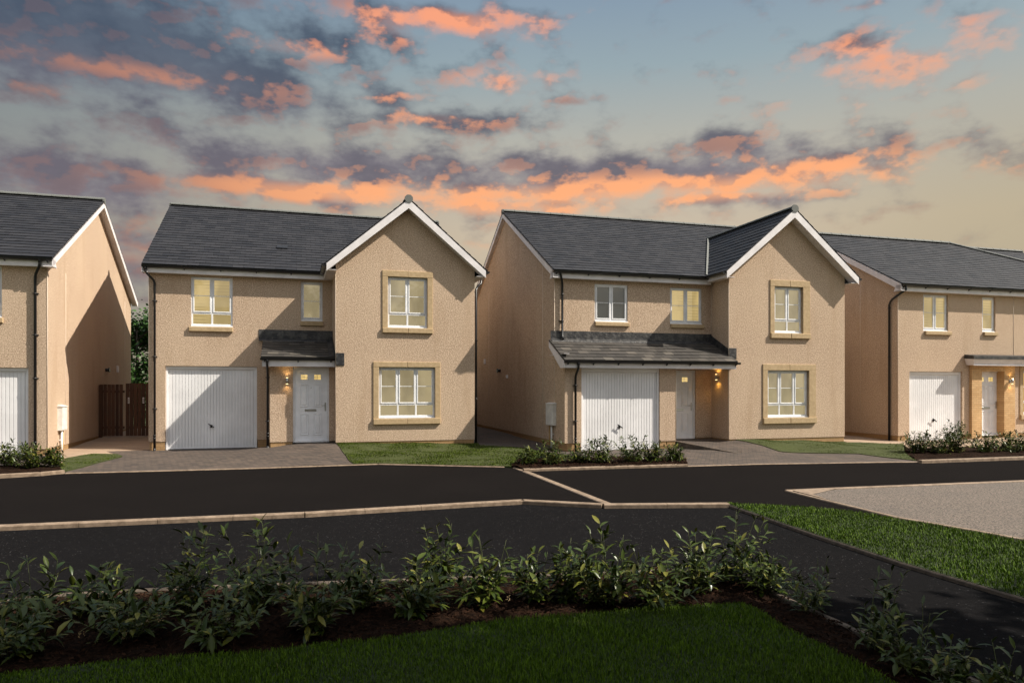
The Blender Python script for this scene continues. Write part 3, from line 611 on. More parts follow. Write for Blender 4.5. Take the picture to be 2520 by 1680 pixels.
# ---- second house from the left: small hooded porch between garage and gable
def house_a():
    set_roof(30.0, 5.085); k = 1.0; H = house_root('detached_house', (-5.02, 20.32), k, 17, 'beige roughcast house with small slate-roofed porch over the front door and lawn before its gable'); W = 4.07; vm = 1.75; rd = 6.4; xl = -5.13; vb = 2 * rd - vm
    w = MB()
    low = (1.21, 2.86, .66, 2.155); upw = (1.47, 2.63, 3.30, 4.79)
    wall_y(w, 0, W, 0, 0, 4.8, [low, upw]); gable_tri(w, (0, W), 0, 4.8, 7.0, 40.3)
    gar = (-4.70, -2.20, -.25, 2.19); w1 = (-4.02, -2.88, 3.34, 4.80); w2 = (-.94, -.30, 3.58, 4.79)
    wall_y(w, xl, 0, vm, 0, ZE - .22, [(gar[0], gar[1], 0, gar[3]), w1, w2])
    w.quad((0, 0, 0), (0, 0, 4.95), (0, vm, 4.95), (0, vm, 0))
    w.poly([(W, 0, 0), (W, vm, 0), (W, vm, 4.98), (W, 0, 4.95)])
    side_gable(w, W, vm, vb, 0, 4.8, rd); side_gable(w, xl, vm, vb, 0, 4.8, rd)
    w.quad((xl, vb, 0), (W, vb, 0), (W, vb, 4.9), (xl, vb, 4.9))
    # porch walls
    py = .62; dr = (-1.17, -.155, -.03, 2.15)
    wall_y(w, -1.80, 0, py, 0, 2.3, [(dr[0], dr[1], 0, dr[3])]); w.quad((-1.80, py, 0), (-1.80, vm, 0), (-1.80, vm, 2.8), (-1.80, py, 2.3))
    w.build('wall', 'harling', H, k)
    p = MB(); plinth(p, [(0, W, 0, vb), (xl, gar[0], vm, vb), (gar[1], 0.03, vm, vb), (-1.80, dr[0], py, 1.9), (gar[0] - .02, gar[1] + .02, vm + .35, vb - .1)]); p.build('plinth', 'plinth_brick', H, k)
    main_roof(H, xl, W, vm, rd, k, xl - .12, -.12, 11, clip=None)
    gable_roof(H, W, vm, 6.0, k, 12, 7.03, 40.3)
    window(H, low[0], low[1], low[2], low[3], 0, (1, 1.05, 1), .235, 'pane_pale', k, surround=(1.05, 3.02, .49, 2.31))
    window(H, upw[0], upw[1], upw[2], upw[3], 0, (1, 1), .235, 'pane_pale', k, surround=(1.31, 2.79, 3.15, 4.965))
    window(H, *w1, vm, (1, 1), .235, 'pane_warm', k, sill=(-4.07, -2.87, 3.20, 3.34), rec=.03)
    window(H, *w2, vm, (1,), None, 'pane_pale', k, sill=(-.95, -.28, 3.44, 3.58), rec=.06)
    garage_door(H, *gar, vm, k); front_door(H, *dr, py, k)
    wall_lamp(H, (-1.33, py, 1.755), (0, -1, 0), k, 1.8)
    # porch roof
    slope_roof(H, -2.03, 0.0, vm, 3.0, .24, 2.43, k, 21, lead_l=-.12, right_wall=True)
    f = MB(); f.box(-2.0, -.004, .30, .322, 2.16, 2.36); f.build('fascia', 'white_trim', H, k)
    f = MB(); f.box(-2.0, -.004, .322, vm, 2.165, 2.178); f.prism([(-2.0, .30, 2.16), (-2.0, .30, 2.38), (-2.0, vm, 2.92), (-2.0, vm, 2.70), (-2.0, .62, 2.16)], (.02, 0, 0)); f.build('soffit', 'white_trim', H, k)
    g = MB(); gutter(g, (-2.05, .245, 2.385), (-.004, .245, 2.385), .052, .75); g.build('gutter', 'black_plastic', H, k)
    m = MB(); m.bbox(.004, .235, -.022, .0, 2.19, 2.55, .006); m.add([(-.014, -.02, 2.19), (-.014, .3, 2.19), (-.014, .3, 2.62), (-.014, -.02, 2.55)], [(0, 1, 2, 3)]); m.build('lead_flashing', 'lead', H, k)
    downpipe(H, k, -4.97, vm, vm - .26, 5.0, -.25, (4.05, 2.45, .95), xg=-5.17); downpipe(H, k, -1.86, .62 + .10, .25, 2.36, -.18, (1.85, .6)); d = MB(); d.tube([(4.40, .5, 4.90), (4.40, .5, 4.78), (4.22, .2, 4.64), (4.13, .06, 4.52), (4.13, .06, -.2)], .034, 10); d.tube([(4.13, .06, 2.96), (4.13, .06, 3.0)], .043, 8); d.tube([(4.13, .06, 1.2), (4.13, .06, 1.24)], .043, 8); d.build('downpipe', 'black_plastic', H, k)
    beads(H, [((0, vm - .004, 2.6), (0, vm - .004, 4.8)), ((-.004, .003, .02), (-.004, .003, 4.8)), ((-5.13, 1.746, .02), (-5.13, 1.746, 4.8))], k)
    m = MB(); v = 3.0; z = roof_z(v, vm, rd) + .01; m.prism([(-1.66, v, z), (-1.34, v, z), (-1.34, v + .14, z + .105), (-1.66, v + .14, z + .105)], (0, -.02, .035)); m.build('roof_vent', 'black_plastic', H, k)
    return H

def slope_roof(parent, x0, x1, vw, zw, ve, ze, k, seed, lead_l=0., right_wall=False, mat='slate_brown', lead_h=.30, lead_r=0.0):
    """lean-to roof against wall at y=vw, rising from (ve, ze) to (vw, zw)"""
    ln = math.hypot(vw - ve, zw - ze); sv = Vector((0, (vw - ve) / ln, (zw - ze) / ln)); nv = Vector((0, -sv.z, sv.y))
    m = MB(); m.prism([(x0, ve, ze), (x0, vw, zw), (x0, vw, zw - .07), (x0, ve, ze - .05)], (x1 - x0, 0, 0)); rf = m.build('porch_roof', mat, parent, k)
    s = MB(); slates(s, (x0, ve - .02, ze - .01), (1, 0, 0), x1 - x0, sv, ln + .02, nv, g=.22, w=.30, rnd=random.Random(seed)); s.build('slate_courses', mat, rf, k)
    l = MB(); q = .17; rn = random.Random(seed); n = max(3, int((x1 - x0) / .7)); xa = x0 + lead_l; xb = x1 + lead_r
    for i in range(n):
        a = xa + (xb - xa) * i / n; b = xa + (xb - xa) * (i + 1) / n + .03; o = .004 * (i % 2)
        if i == n - 1: b = xb
        P = Vector((0, vw, zw)); lo = P - sv * q
        j = rn.uniform(-.01, .012)
        l.add([(a, vw - .012 - o, zw + lead_h), (b, vw - .012 - o, zw + lead_h), (b, vw - .016 - o, zw + .03), (a, vw - .016 - o, zw + .03), (b, lo.y, lo.z + .032 + j), (a, lo.y, lo.z + .032 + j), (b, lo.y - .01, lo.z + .012), (a, lo.y - .01, lo.z + .012)],
              [(3, 2, 1, 0), (5, 4, 2, 3), (7, 6, 4, 5)])
    if right_wall:
        a = Vector((x1 - .010, ve + .02, ze)); b = Vector((x1 - .010, vw, zw)); st = 6
        for i in range(st):
            p = a + (b - a) * (i / st); r_ = a + (b - a) * ((i + 1.12) / st)
            l.prism([(p.x, p.y, p.z), (r_.x, r_.y, r_.z), (r_.x, r_.y, r_.z + .16), (p.x, p.y, p.z + .16 + .0)], (-.006 - .001 * (i % 2), 0, 0))
        l.add([(x1 - .17, a.y, ze + .03), (x1, a.y, ze + .04), (x1, vw, zw + .045), (x1 - .17, vw, zw + .03)], [(0, 1, 2, 3)])
    l.build('lead_flashing', 'lead', rf, k)
    return rf

# ---- third house: long lean-to roof over garage and door
def house_b():
    set_roof(28.2, 4.995); k = 1.015; H = house_root('detached_house', (6.536, 21.474), k, 16.3, 'beige roughcast house with one long lean-to slate roof over garage and recessed door'); W = 4.2; vm = .98; rd = 6.2; xl = -5.22; vb = 2 * rd - vm; yg = -.03; xg = -5.28
    w = MB()
    low = (1.345, 2.84, .63, 2.085); upw = (1.59, 2.62, 3.23, 4.67)
    wall_y(w, 0, W, 0, 0, 4.75, [low, upw]); gable_tri(w, (0, W), 0, 4.75, 7.02, 40.0)
    w1 = (-3.95, -2.87, 3.52, 4.66); w2 = (-1.44, -.32, 3.52, 4.65)
    gar = (-4.78, -2.33, -.24, 2.12); dr = (-1.62, -.55, -.05, 2.09)
    wall_y(w, xl, 0, vm, 2.3, ZE - .22, [w1, w2]); wall_y(w, -1.9, 0, vm, 0, 2.3, [(dr[0], dr[1], 0, dr[3])])
    wall_y(w, xg, -1.80, yg, 0, 2.3, [(gar[0], gar[1], 0, gar[3])])
    w.quad((-1.80, yg, 0), (-1.80, vm, 0), (-1.80, vm, 2.4), (-1.80, yg, 2.3)); w.poly([(xl, yg, 0), (xl, vm, 0), (xl, vm, 3.0), (xl, yg, 2.35)])
    w.quad((0, 0, 0), (0, 0, 4.95), (0, vm, 4.95), (0, vm, 0)); w.poly([(W, 0, 0), (W, vm, 0), (W, vm, 4.98), (W, 0, 4.95)])
    side_gable(w, W, vm, vb, 0, 4.8, rd); side_gable(w, xl, vm, vb, 0, 4.8, rd); w.quad((xl, vb, 0), (W, vb, 0), (W, vb, 4.9), (xl, vb, 4.9))
    w.build('wall', 'harling', H, k)
    p = MB(); plinth(p, [(0, W, 0, vb), (xl, gar[0], yg, vb), (gar[1], -1.80, yg, vb), (dr[1], .03, vm, vb), (-1.9, dr[0], vm, vb), (gar[0] - .02, gar[1] + .02, yg + .35, vb - .1), (dr[0] - .02, dr[1] + .02, vm + .2, vb - .1)]); p.build('plinth', 'plinth_brick', H, k)
    main_roof(H, xl, W, vm, rd, k, xl - .12, -.12, 31)
    gable_roof(H, W, vm, 5.3, k, 32, 7.03, 40.0)
    v = MB(); PG = math.tan(R(40.0)); zeg = 7.03 - (W / 2 + .3) * PG
    xm = W / 2; 
    a = Vector((-.28, vm - .25, roof_z(vm - .25, vm, rd) + .045)); zt_ = 6.95; vt = vm - .27 + (zt_ - ZE) / PITCH; ut = xm - (7.03 - zt_) / PG; b = Vector((ut, vt, zt_ + .06))
    sd = Vector((-.07, -.02, .01)); v.add([a + sd, b + sd, b - sd * .2, a - sd * .2], [(0, 1, 2, 3)]); v.build('valley_lead', 'ridge_tile', H, k)
    window(H, *low, 0, (1, 1.25, 1), .235, 'pane_pale', k, surround=(1.17, 3.10, .45, 2.275))
    window(H, *upw, 0, (1, 1), .235, 'pane_pale', k, surround=(1.43, 2.88, 3.07, 4.865))
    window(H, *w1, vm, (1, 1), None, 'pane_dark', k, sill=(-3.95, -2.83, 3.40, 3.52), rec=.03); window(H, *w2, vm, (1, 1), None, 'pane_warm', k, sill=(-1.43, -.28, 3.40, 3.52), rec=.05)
    garage_door(H, *gar, yg, k, fw=.065, top=.12, rev=.08); front_door(H, *dr, vm, k)
    wall_lamp(H, (0, .56, 1.88), (-1, 0, 0), k, 3.2, (1, .55, .10))
    slope_roof(H, -5.40, .08, vm, 2.97, -.33, 2.33, k, 41, lead_l=.05, lead_h=.26, lead_r=-.08)
    # strip of the roof that laps in front of the gable wall ends at the wall face
    l = MB(); st = 5; a0 = Vector((-.010, 0.0, 2.49)); b0 = Vector((-.010, vm, 2.97))
    for i in range(st):
        p_ = a0 + (b0 - a0) * (i / st); q_ = a0 + (b0 - a0) * ((i + 1.1) / st); l.prism([p_, q_, q_ + Vector((0, 0, .23)), p_ + Vector((0, 0, .23))], (-.006 - .001 * (i % 2), 0, 0))
    l.bbox(.004, .25, -.022, 0, 2.42, 2.75, .006); l.build('lead_flashing', 'lead', H, k)
    f = MB(); f.box(-5.38, .07, -.27, -.248, 2.11, 2.285); f.box(.05, .07, -.248, -.004, 2.11, 2.33); f.build('fascia', 'white_trim', H, k)
    f = MB(); f.box(-5.36, -1.8, -.248, yg, 2.125, 2.138); f.box(-1.8, 0.0, -.248, vm, 2.124, 2.137)
    f.build('soffit', 'white_trim', H, k)
    f = MB(); f.prism([(-5.40, -.30, 2.11), (-5.40, -.30, 2.30), (-5.40, vm, 2.93), (-5.40, vm, 2.74), (-5.40, .0, 2.11)], (.022, 0, 0)); f.box(-5.378, xl, -.248, vm - .0, 2.5, 2.51); f.build('barge_board', 'white_trim', H, k)
    g = MB(); gutter(g, (-5.40, -.325, 2.295), (.16, -.325, 2.295), .056, .78); g.build('gutter', 'black_plastic', H, k)
    downpipe(H, k, -4.98, yg, -.32, 2.27, -.30, (1.62, .62)); d = MB(); d.tube([(-5.13, vm - .26, 5.0), (-5.13, vm - .26, 4.86), (-5.10, vm - .22, 4.80), (-5.02, vm - .09, 4.66), (-5.0, vm - .06, 4.58), (-5.0, vm - .06, 3.05), (-5.0, vm - .13, 2.98)], .034, 10); d.tube([(-5.0, vm - .06, 4.28), (-5.0, vm - .06, 4.32)], .043, 10); d.tube([(-5.0, vm - .06, 3.5), (-5.0, vm - .06, 3.54)], .043, 10); d.box(-5.1, -4.95, vm - .05, vm, 3.51, 3.53)
    d2 = MB(); d2.tube([(4.52, .5, 4.82), (4.52, .5, 4.70), (4.30, .55, 4.60), (4.27, .62, 4.5), (4.27, .62, -.2)], .034, 10); d2.build('downpipe', 'black_plastic', H, k)
    d.build('downpipe', 'black_plastic', H, k)
    meter_box(H, .84, 1.44, .45, 1.07, xl, -1, k); vent_cowl(H, xl, -1, 7.0, 2.18, k); vent_box(H, xl, -1, 9.3, 2.6, k, .2, .14); vent_box(H, xl, -1, 6.0, 1.95, k, .12, .12)
    beads(H, [((0, vm - .004, 0), (0, vm - .004, 2.1)), ((0, vm - .004, 3.25), (0, vm - .004, 4.8)), ((-.004, .003, .02), (-.004, .003, 4.7)), ((xl - .003, 2.05, .02), (xl - .003, 2.05, 5.5)), ((xl - .003, vm, .02), (xl - .003, vm, 4.8)), ((xl - .003, 8.7, .02), (xl - .003, 8.7, 5.3)), ((-1.80, yg - .003, .02), (-1.80, yg - .003, 2.1))], k)
    return H

# ---- leftmost house, cropped by the frame
def house_l():
    set_roof(28.0, 4.86); k = 1.045; H = house_root('detached_house', (-11.868, 18.213), k, 16.7, 'beige roughcast house cut by the left edge, its sunlit side gable bearing a pointed shadow'); vm = 0; rd = 4.75; xr = 0; xl = -9.3; vb = 9.5
    w = MB(); w1 = (-2.2, -1.0, 3.32, 4.62); gar = (-2.85, -.42, -.24, 2.07)
    wall_y(w, xl, xr, vm, 0, ZE - .22, [(gar[0], gar[1], 0, gar[3]), w1]); side_gable(w, xr, vm, vb, 0, 4.8, rd); side_gable(w, xl, vm, vb, 0, 4.8, rd); w.quad((xl, vb, 0), (xr, vb, 0), (xr, vb, 4.6), (xl, vb, 4.6))
    w.build('wall', 'harling', H, k)
    p = MB(); plinth(p, [(gar[1], xr, vm, vb), (xl, gar[0], vm, vb), (gar[0] - .02, gar[1] + .02, vm + .35, vb - .1)]); p.build('plinth', 'plinth_brick', H, k)
    main_roof(H, xl, xr, vm, rd, k, xl - .1, xr + .19, 51, ov=.20)
    window(H, *w1, vm, (1, 1), .235, 'pane_pale', k, sill=(-2.25, -.96, 3.19, 3.32), rec=.05)
    garage_door(H, *gar, vm, k)
    downpipe(H, k, -.25, vm, vm - .26, 4.80, -.25, (3.95, 2.9, 1.8), xg=-.09)
    meter_box(H, .80, 1.22, .42, 1.05, xr, 1, k); vent_cowl(H, xr, 1, 5.75, 2.14, k); vent_box(H, xr, 1, 7.3, 2.2, k, .22, .12)
    beads(H, [((.003, 1.5, .02), (.003, 1.5, 4.7)), ((.003, 8.5, .02), (.003, 8.5, 4.7)), ((.003, -.003, .02), (.003, -.003, 4.6))], k)
    return H
# ---- fourth house: flat hood and brick piers round the door, hipped end
def house_c():
    set_roof(28.4, 4.885); k = 1.04; H = house_root('detached_house', (12.444, 22.989), k, 16.5, 'beige roughcast house at right with flat grey door hood on buff brick piers'); vm = 0; rd = 4.45; xl = 0; xr = 11.6; vb = 2 * rd
    w = MB(); w1 = (1.02, 2.06, 3.40, 4.60); w2 = (3.52, 4.10, 3.42, 4.60); gar = (.46, 2.66, -.2, 2.08); rw = (5.33, 7.1, .62, 2.14); hd = (3.0, 4.80, 0, 2.3)
    wall_y(w, xl, xr, vm, 0, ZE - .22, [(gar[0], gar[1], 0, gar[3]), w1, w2, rw, hd]); side_gable(w, xl, vm, vb, 0, 4.8, rd); w.quad((xr, vm, 0), (xr, vb, 0), (xr, vb, 4.8), (xr, vm, 4.8)); w.quad((xl, vb, 0), (xr, vb, 0), (xr, vb, 4.8), (xl, vb, 4.8))
    w.build('wall', 'harling', H, k)
    p = MB(); plinth(p, [(xl, gar[0], vm, vb), (gar[1], 3.0, vm, vb), (4.8, xr, vm, vb), (gar[0] - .02, gar[1] + .02, vm + .35, vb - .1), (2.98, 4.82, .3, vb - .1)]); p.build('plinth', 'plinth_brick', H, k)
    main_roof(H, xl, xr, vm, rd, k, xl - .1, xr + .2, 61, hipr=7.05, barge=(True, False), caps=(False, False))
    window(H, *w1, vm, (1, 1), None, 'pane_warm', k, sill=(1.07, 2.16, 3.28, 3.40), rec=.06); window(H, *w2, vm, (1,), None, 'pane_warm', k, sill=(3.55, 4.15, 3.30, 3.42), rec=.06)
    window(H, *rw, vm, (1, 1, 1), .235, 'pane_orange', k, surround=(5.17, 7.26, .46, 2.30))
    garage_door(H, *gar, vm, k); 
    b = MB(); b.box(2.96, 3.39, -.1, .3, -.5, 2.30); b.box(4.37, 4.85, -.1, .3, -.5, 2.30); b.box(3.39, 4.37, -.098, .3, 2.10, 2.30); b.build('brick_pier', 'buff_brick', H, k)
    front_door(H, 3.36, 4.44, -.08, 2.12, .12, k, .05)
    c = MB(); c.prism([(2.72, -.02, 2.66), (2.72, -.38, 2.60), (2.72, -.38, 2.49), (2.72, -.02, 2.53)], (3.3, 0, 0)); c.build('hood', 'lead', H, k)
    c = MB(); c.add([(2.74, -.36, 2.49), (6.0, -.36, 2.49), (6.0, -.27, 2.30), (2.84, -.27, 2.30), (2.74, 0, 2.52), (2.84, 0, 2.30), (6.0, 0, 2.3), (6.0, 0, 2.52)], [(0, 3, 2, 1), (4, 5, 3, 0), (3, 5, 6, 2), (1, 2, 6, 7)]); c.box(2.80, 6.0, -.30, -.29, 2.285, 2.335); c.build('hood_moulding', 'white_trim', H, k)
    wall_lamp(H, (4.62, -.1, 1.77), (0, -1, 0), k, 2.0)
    d = MB(); d.tube([(.06, -.26, 4.84), (.06, -.26, 4.68), (-.02, -.18, 4.60), (-.10, .12, 4.42), (-.10, .2, 4.35), (-.06, .3, 4.25), (-.06, .3, -.2)], .034, 10); d.tube([(-.06, .3, 2.53), (-.06, .3, 2.57)], .043, 8); d.tube([(-.06, .3, 4.13), (-.06, .3, 4.17)], .043, 8); d.build('downpipe', 'black_plastic', H, k)
    beads(H, [((4.9, -.003, 2.66), (4.9, -.003, 4.7)), ((-.003, 1.62, .02), (-.003, 1.62, 5.3)), ((-.003, -.003, .02), (-.003, -.003, 4.6))], k)
    return H
def house_d():
    set_roof(28.4, 5.36); k = 1.0; H = house_root('detached_house', (16.5, 26.75), k, 16.5, 'farther grey slate roof end just showing past the hipped roof at the right edge'); vm = 0; rd = 4.45; xl = 0; xr = 9; vb = 2 * rd
    w = MB(); wall_y(w, xl, xr, vm, 0, 4.80, []); side_gable(w, xl, vm, vb, 0, 4.8, rd); side_gable(w, xr, vm, vb, 0, 4.8, rd); w.quad((xl, vb, 0), (xr, vb, 0), (xr, vb, 4.8), (xl, vb, 4.8)); w.build('wall', 'harling', H, k)
    main_roof(H, xl, xr, vm, rd, k, xl - .1, xr + .1, 71)
    return H
def house_e(o, ang, label, seed):
    set_roof(30.0, 5.05); k = 1.0; H = house_root('detached_house', o, k, ang, label); vm = 0; rd = 4.6; xl = -4.6; xr = 4.6; vb = 2 * rd
    w = MB(); ws = [(-3.7, -2.5, 3.4, 4.6), (-.6, .6, 3.4, 4.6), (2.5, 3.7, 3.4, 4.6), (-3.9, -2.3, .8, 2.1)]; dr = (-.5, .5, 0, 2.1); gar = (1.6, 4.0, 0, 2.15)
    wall_y(w, xl, xr, vm, 0, ZE - .22, ws + [dr, gar]); side_gable(w, xl, vm, vb, 0, 4.8, rd); side_gable(w, xr, vm, vb, 0, 4.8, rd); w.quad((xl, vb, 0), (xr, vb, 0), (xr, vb, 4.8), (xl, vb, 4.8)); w.build('wall', 'harling', H, k)
    p = MB(); plinth(p, [(xl, xr, vm, vb)]); p.build('plinth', 'plinth_brick', H, k)
    main_roof(H, xl, xr, vm, rd, k, xl - .1, xr + .1, seed)
    for q in ws: window(H, *q, vm, (1, 1), .235, 'pane_dark', k, sill=(q[0] - .05, q[1] + .05, q[2] - .13, q[2]))
    front_door(H, *dr, vm, k); garage_door(H, *gar, vm, k)
    return H
house_e((-4.5, -13.5), 197, 'beige house across the road behind the camera, seen only as a reflection in the windows', 81)
house_e((9.5, -11.0), 200, 'second beige house across the road, right of the first one behind the camera', 82)
HA = house_a(); HB = house_b(); HL = house_l(); HC = house_c(); HD = house_d()

# ------------------------------------------------------------------ ground
F_ = 1755.0
def gp(px, py, z=-.30):
    """place on level z seen at this point of the 2520x1680 photograph"""
    Y = F_ * (CAMH - z) / (py - 950.0); return ((px - 1260.0) / F_ * Y, Y)
def hpt(H, u, v):
    a = H.rotation_euler.z; return (H.location.x + u * math.cos(a) - v * math.sin(a), H.location.y + u * math.sin(a) + v * math.cos(a))
CTRL = []
for H, pts in ((HA, [(-5.1, 1.5, -.25), (-3.4, 1.6, -.25), (-2.4, 1.5, -.24), (-1.7, .4, -.15), (-1.1, .4, -.05), (-.5, .4, -.035), (-.1, .2, -.04), (.6, -.1, -.045), (2, -.1, -.08), (4, -.1, -.13), (5, 1, -.17), (5.3, 6, -.12), (-6.2, 3, -.18), (-6, 6, -.12), (-1.2, -1.1, -.17), (-3.5, 0, -.27), (-5.5, -.5, -.27), (1, -1.5, -.20), (3, -1.6, -.22), (-7.2, 7, -.12), (-6.5, 0.5, -.24)]),
               (HB, [(-5, -.3, -.26), (-3.5, -.3, -.25), (-2, -.3, -.25), (-6, 3, -.18), (-6, 8, -.12), (-1.6, -.2, -.23), (-.2, -.9, -.12), (.6, -.3, -.05), (2, -.3, -.11), (4.2, -.3, -.20), (5.2, 2, -.18), (-.6, -2, -.25), (1, -2.2, -.27), (5, -1.5, -.26)]),
               (HC, [(0, -.5, -.24), (2, -.5, -.25), (4, -.5, -.2), (7, -.5, -.2), (1, -2.5, -.28), (6, -2.5, -.28), (-1.2, 3, -.2), (10, -1, -.22)]),
               (HL, [(0, -.6, -.25), (-2, -.6, -.25), (-6, -.6, -.25), (.8, 1.5, -.22), (.8, 4, -.16), (.8, 8, -.12)])):
    for u, v, z in pts: CTRL.append((*hpt(H, u, v), z))
for px, py in ((0, 1165), (153, 1162), (400, 1156), (640, 1150), (869, 1142), (1000, 1142), (1240, 1148), (1500, 1146), (1700, 1143), (1900, 1138), (2100, 1136), (2269, 1133), (2520, 1125), (-400, 1180), (3000, 1115)):
    CTRL.append((*gp(px, py), -.285))
CT = np.array(CTRL)
def gz(x, y):
    d2 = (CT[:, 0] - x) ** 2 + (CT[:, 1] - y) ** 2; w = 1.0 / (d2 + .12) ** 2; return float((w * CT[:, 2]).sum() / w.sum())
def ground_sheet(name, pts, mat, zf, step=None, skirt=.9, zoff=0., rough=None):
    me = bpy.data.meshes.new(name); bm = bmesh.new()
    vs = [bm.verts.new((x, y, 0)) for x, y in pts]; f = bm.faces.new(vs); bmesh.ops.triangulate(bm, faces=[f], ngon_method='EAR_CLIP')
    if step:
        xs = [p[0] for p in pts]; ys = [p[1] for p in pts]
        for ax, lo, hi in ((0, min(xs), max(xs)), (1, min(ys), max(ys))):
            c = lo + step
            while c < hi:
                pl = [0, 0, 0]; no = [0, 0, 0]; pl[ax] = c; no[ax] = 1
                bmesh.ops.bisect_plane(bm, geom=bm.verts[:] + bm.edges[:] + bm.faces[:], plane_co=pl, plane_no=no); c += step
    rn = random.Random(3)
    for v in bm.verts: v.co.z = (zf(v.co.x, v.co.y) if callable(zf) else zf) + zoff + (rn.uniform(-rough, rough) if rough else 0)
    bmesh.ops.recalc_face_normals(bm, faces=bm.faces)
    if sum(f.normal.z for f in bm.faces) < 0: bmesh.ops.reverse_faces(bm, faces=bm.faces)
    be = [e for e in bm.edges if e.is_boundary]
    ex = bmesh.ops.extrude_edge_only(bm, edges=be)
    for g in ex['geom']:
        if isinstance(g, bmesh.types.BMVert): g.co.z -= skirt
    bm.to_mesh(me); bm.free(); me.materials.append(MATS[mat]); o = bpy.data.objects.new(name, me); COL.objects.link(o); return o
def strip(name, pts, w, z0, h, mat='kerb_concrete', side=1, seg=.9, zf=None, label=None, gap=.006, rise=None):
    """kerb stones along a polyline; side=+1 widens to the left of travel"""
    m = MB()
    for (a, b) in zip(pts[:-1], pts[1:]):
        A = Vector((*a, 0)); B = Vector((*b, 0)); L = (B - A).length
        if L < .02: continue
        t = (B - A) / L; nrm = Vector((-t.y, t.x, 0)) * side; n = max(1, int(round(L / seg)))
        for i in range(n):
            P = A + t * (L * i / n + (gap if i else 0) / 2); Q = A + t * (L * (i + 1) / n - gap / 2)
            za = (zf(P.x, P.y) if zf else 0) + z0; zb = (zf(Q.x, Q.y) if zf else 0) + z0; b_ = .012
            vs = [P, Q, Q + nrm * w, P + nrm * w]; zz = [za, zb, zb, za]
            low = [Vector((v.x, v.y, z - .6)) for v, z in zip(vs, zz)]
            mid = [Vector((v.x, v.y, z + h - b_)) for v, z in zip(vs, zz)]
            ins = [P + nrm * b_, Q + nrm * b_, Q + nrm * (w - b_), P + nrm * (w - b_)]
            top = [Vector((v.x, v.y, z + h)) for v, z in zip(ins, zz)]
            m.add(low + mid + top, [(0, 1, 5, 4), (1, 2, 6, 5), (2, 3, 7, 6), (3, 0, 4, 7), (4, 5, 9, 8), (5, 6, 10, 9), (6, 7, 11, 10), (7, 4, 8, 11), (8, 9, 10, 11)])
    o = m.build(name, mat); tag(o, label, kind='structure'); return o
def S_(o): return tag(o, kind='structure')

ZF, ZN = -.30, -.345
# base terrain to the horizon
m = MB(); m.box(-900, 900, -400, 1800, -1.2, -.75); S_(m.build('ground', 'ground_grass'))
top = [(-700, 1205), (0, 1177), (110, 1170), (153, 1164), (400, 1158.5), (600, 1153), (869, 1144), (930, 1142), (1240, 1149), (1298, 1158), (1690, 1147), (1860, 1142), (2180, 1137), (2269, 1137), (2520, 1127), (3400, 1098)]
bot = [(2520, 1331), (2385, 1306), (2203, 1275), (2117, 1262), (1983, 1247), (1876, 1240), (1789, 1239), (1484, 1241), (1286, 1231), (1162, 1237.5), (750, 1262), (0, 1294), (-700, 1322)]
far_pts = [gp(*p, ZF) for p in top] + [gp(3400, 1480, ZF)] + [gp(*p, ZF) for p in bot]
S_(ground_sheet('road', far_pts, 'smooth_asphalt', ZF))
kerbline = [(-700, 1322), (0, 1294), (750, 1262), (1162, 1237.5), (1286, 1231), (1484, 1241), (1789, 1239)]
verge_low = [(1789, 1239), (2010, 1315), (2224, 1384), (2520, 1470), (3300, 1700)]
bedk = [(-900, 1545), (0, 1480), (150, 1464), (375, 1451), (616, 1440), (1000, 1428), (1421, 1411), (1620, 1400), (1730, 1404), (1830, 1426), (1903, 1454), (2117, 1550), (2358, 1652), (2700, 1800)]
near_pts = [gp(*p, ZN) for p in kerbline] + [gp(p[0], p[1] - 9, ZF) for p in verge_low[1:]] + [(7.5, -6.0), (4.5, -6.0)] + [gp(*p, ZN) for p in bedk[::-1]]
near_pts = [p for p in near_pts]
S_(ground_sheet('carriageway', near_pts, 'chip_asphalt', ZN, zoff=0.004))
strip('kerb', [gp(*p, ZF) for p in kerbline], .14, ZF - .02, .045, side=-1)
strip('kerb', [gp(*p, ZF) for p in verge_low], .032, ZF - .02, .022, side=-1, seg=1.2, mat='kerb_dark')
strip('kerb', [gp(*p, ZN) for p in bedk[:7]], .08, ZN - .02, .045, side=-1, mat='kerb_dark')
strip('kerb', [gp(*p, ZN) for p in bedk[6:]], .06, ZN - .02, .03, side=-1, mat='kerb_dark')
strip('kerb', [gp(1262, 1151, ZF), gp(1487, 1241, ZF)], .15, ZF - .01, .022, side=1)
strip('kerb', [gp(*p, -.27) for p in ((-700, 1198), (0, 1172), (100, 1167), (160, 1161.5))], .12, -.28, .055, side=1)
strip('kerb', [gp(*p, ZF) for p in ((160, 1165.5), (400, 1159.5), (600, 1154), (869, 1145), (930, 1143), (1240, 1150))], .10, ZF, .018, side=1, seg=.9)
strip('kerb', [gp(*p, ZF) for p in ((1290, 1160), (1500, 1153.5), (1693, 1148))], .13, ZF, .06, side=1)
strip('kerb', [gp(*p, ZF) for p in ((1693, 1148), (1860, 1143), (2180, 1138), (2269, 1137.5))], .10, ZF, .018, side=1)
strip('kerb', [gp(*p, ZF) for p in ((2269, 1140), (2520, 1131), (3300, 1104))], .14, ZF, .08, side=1)
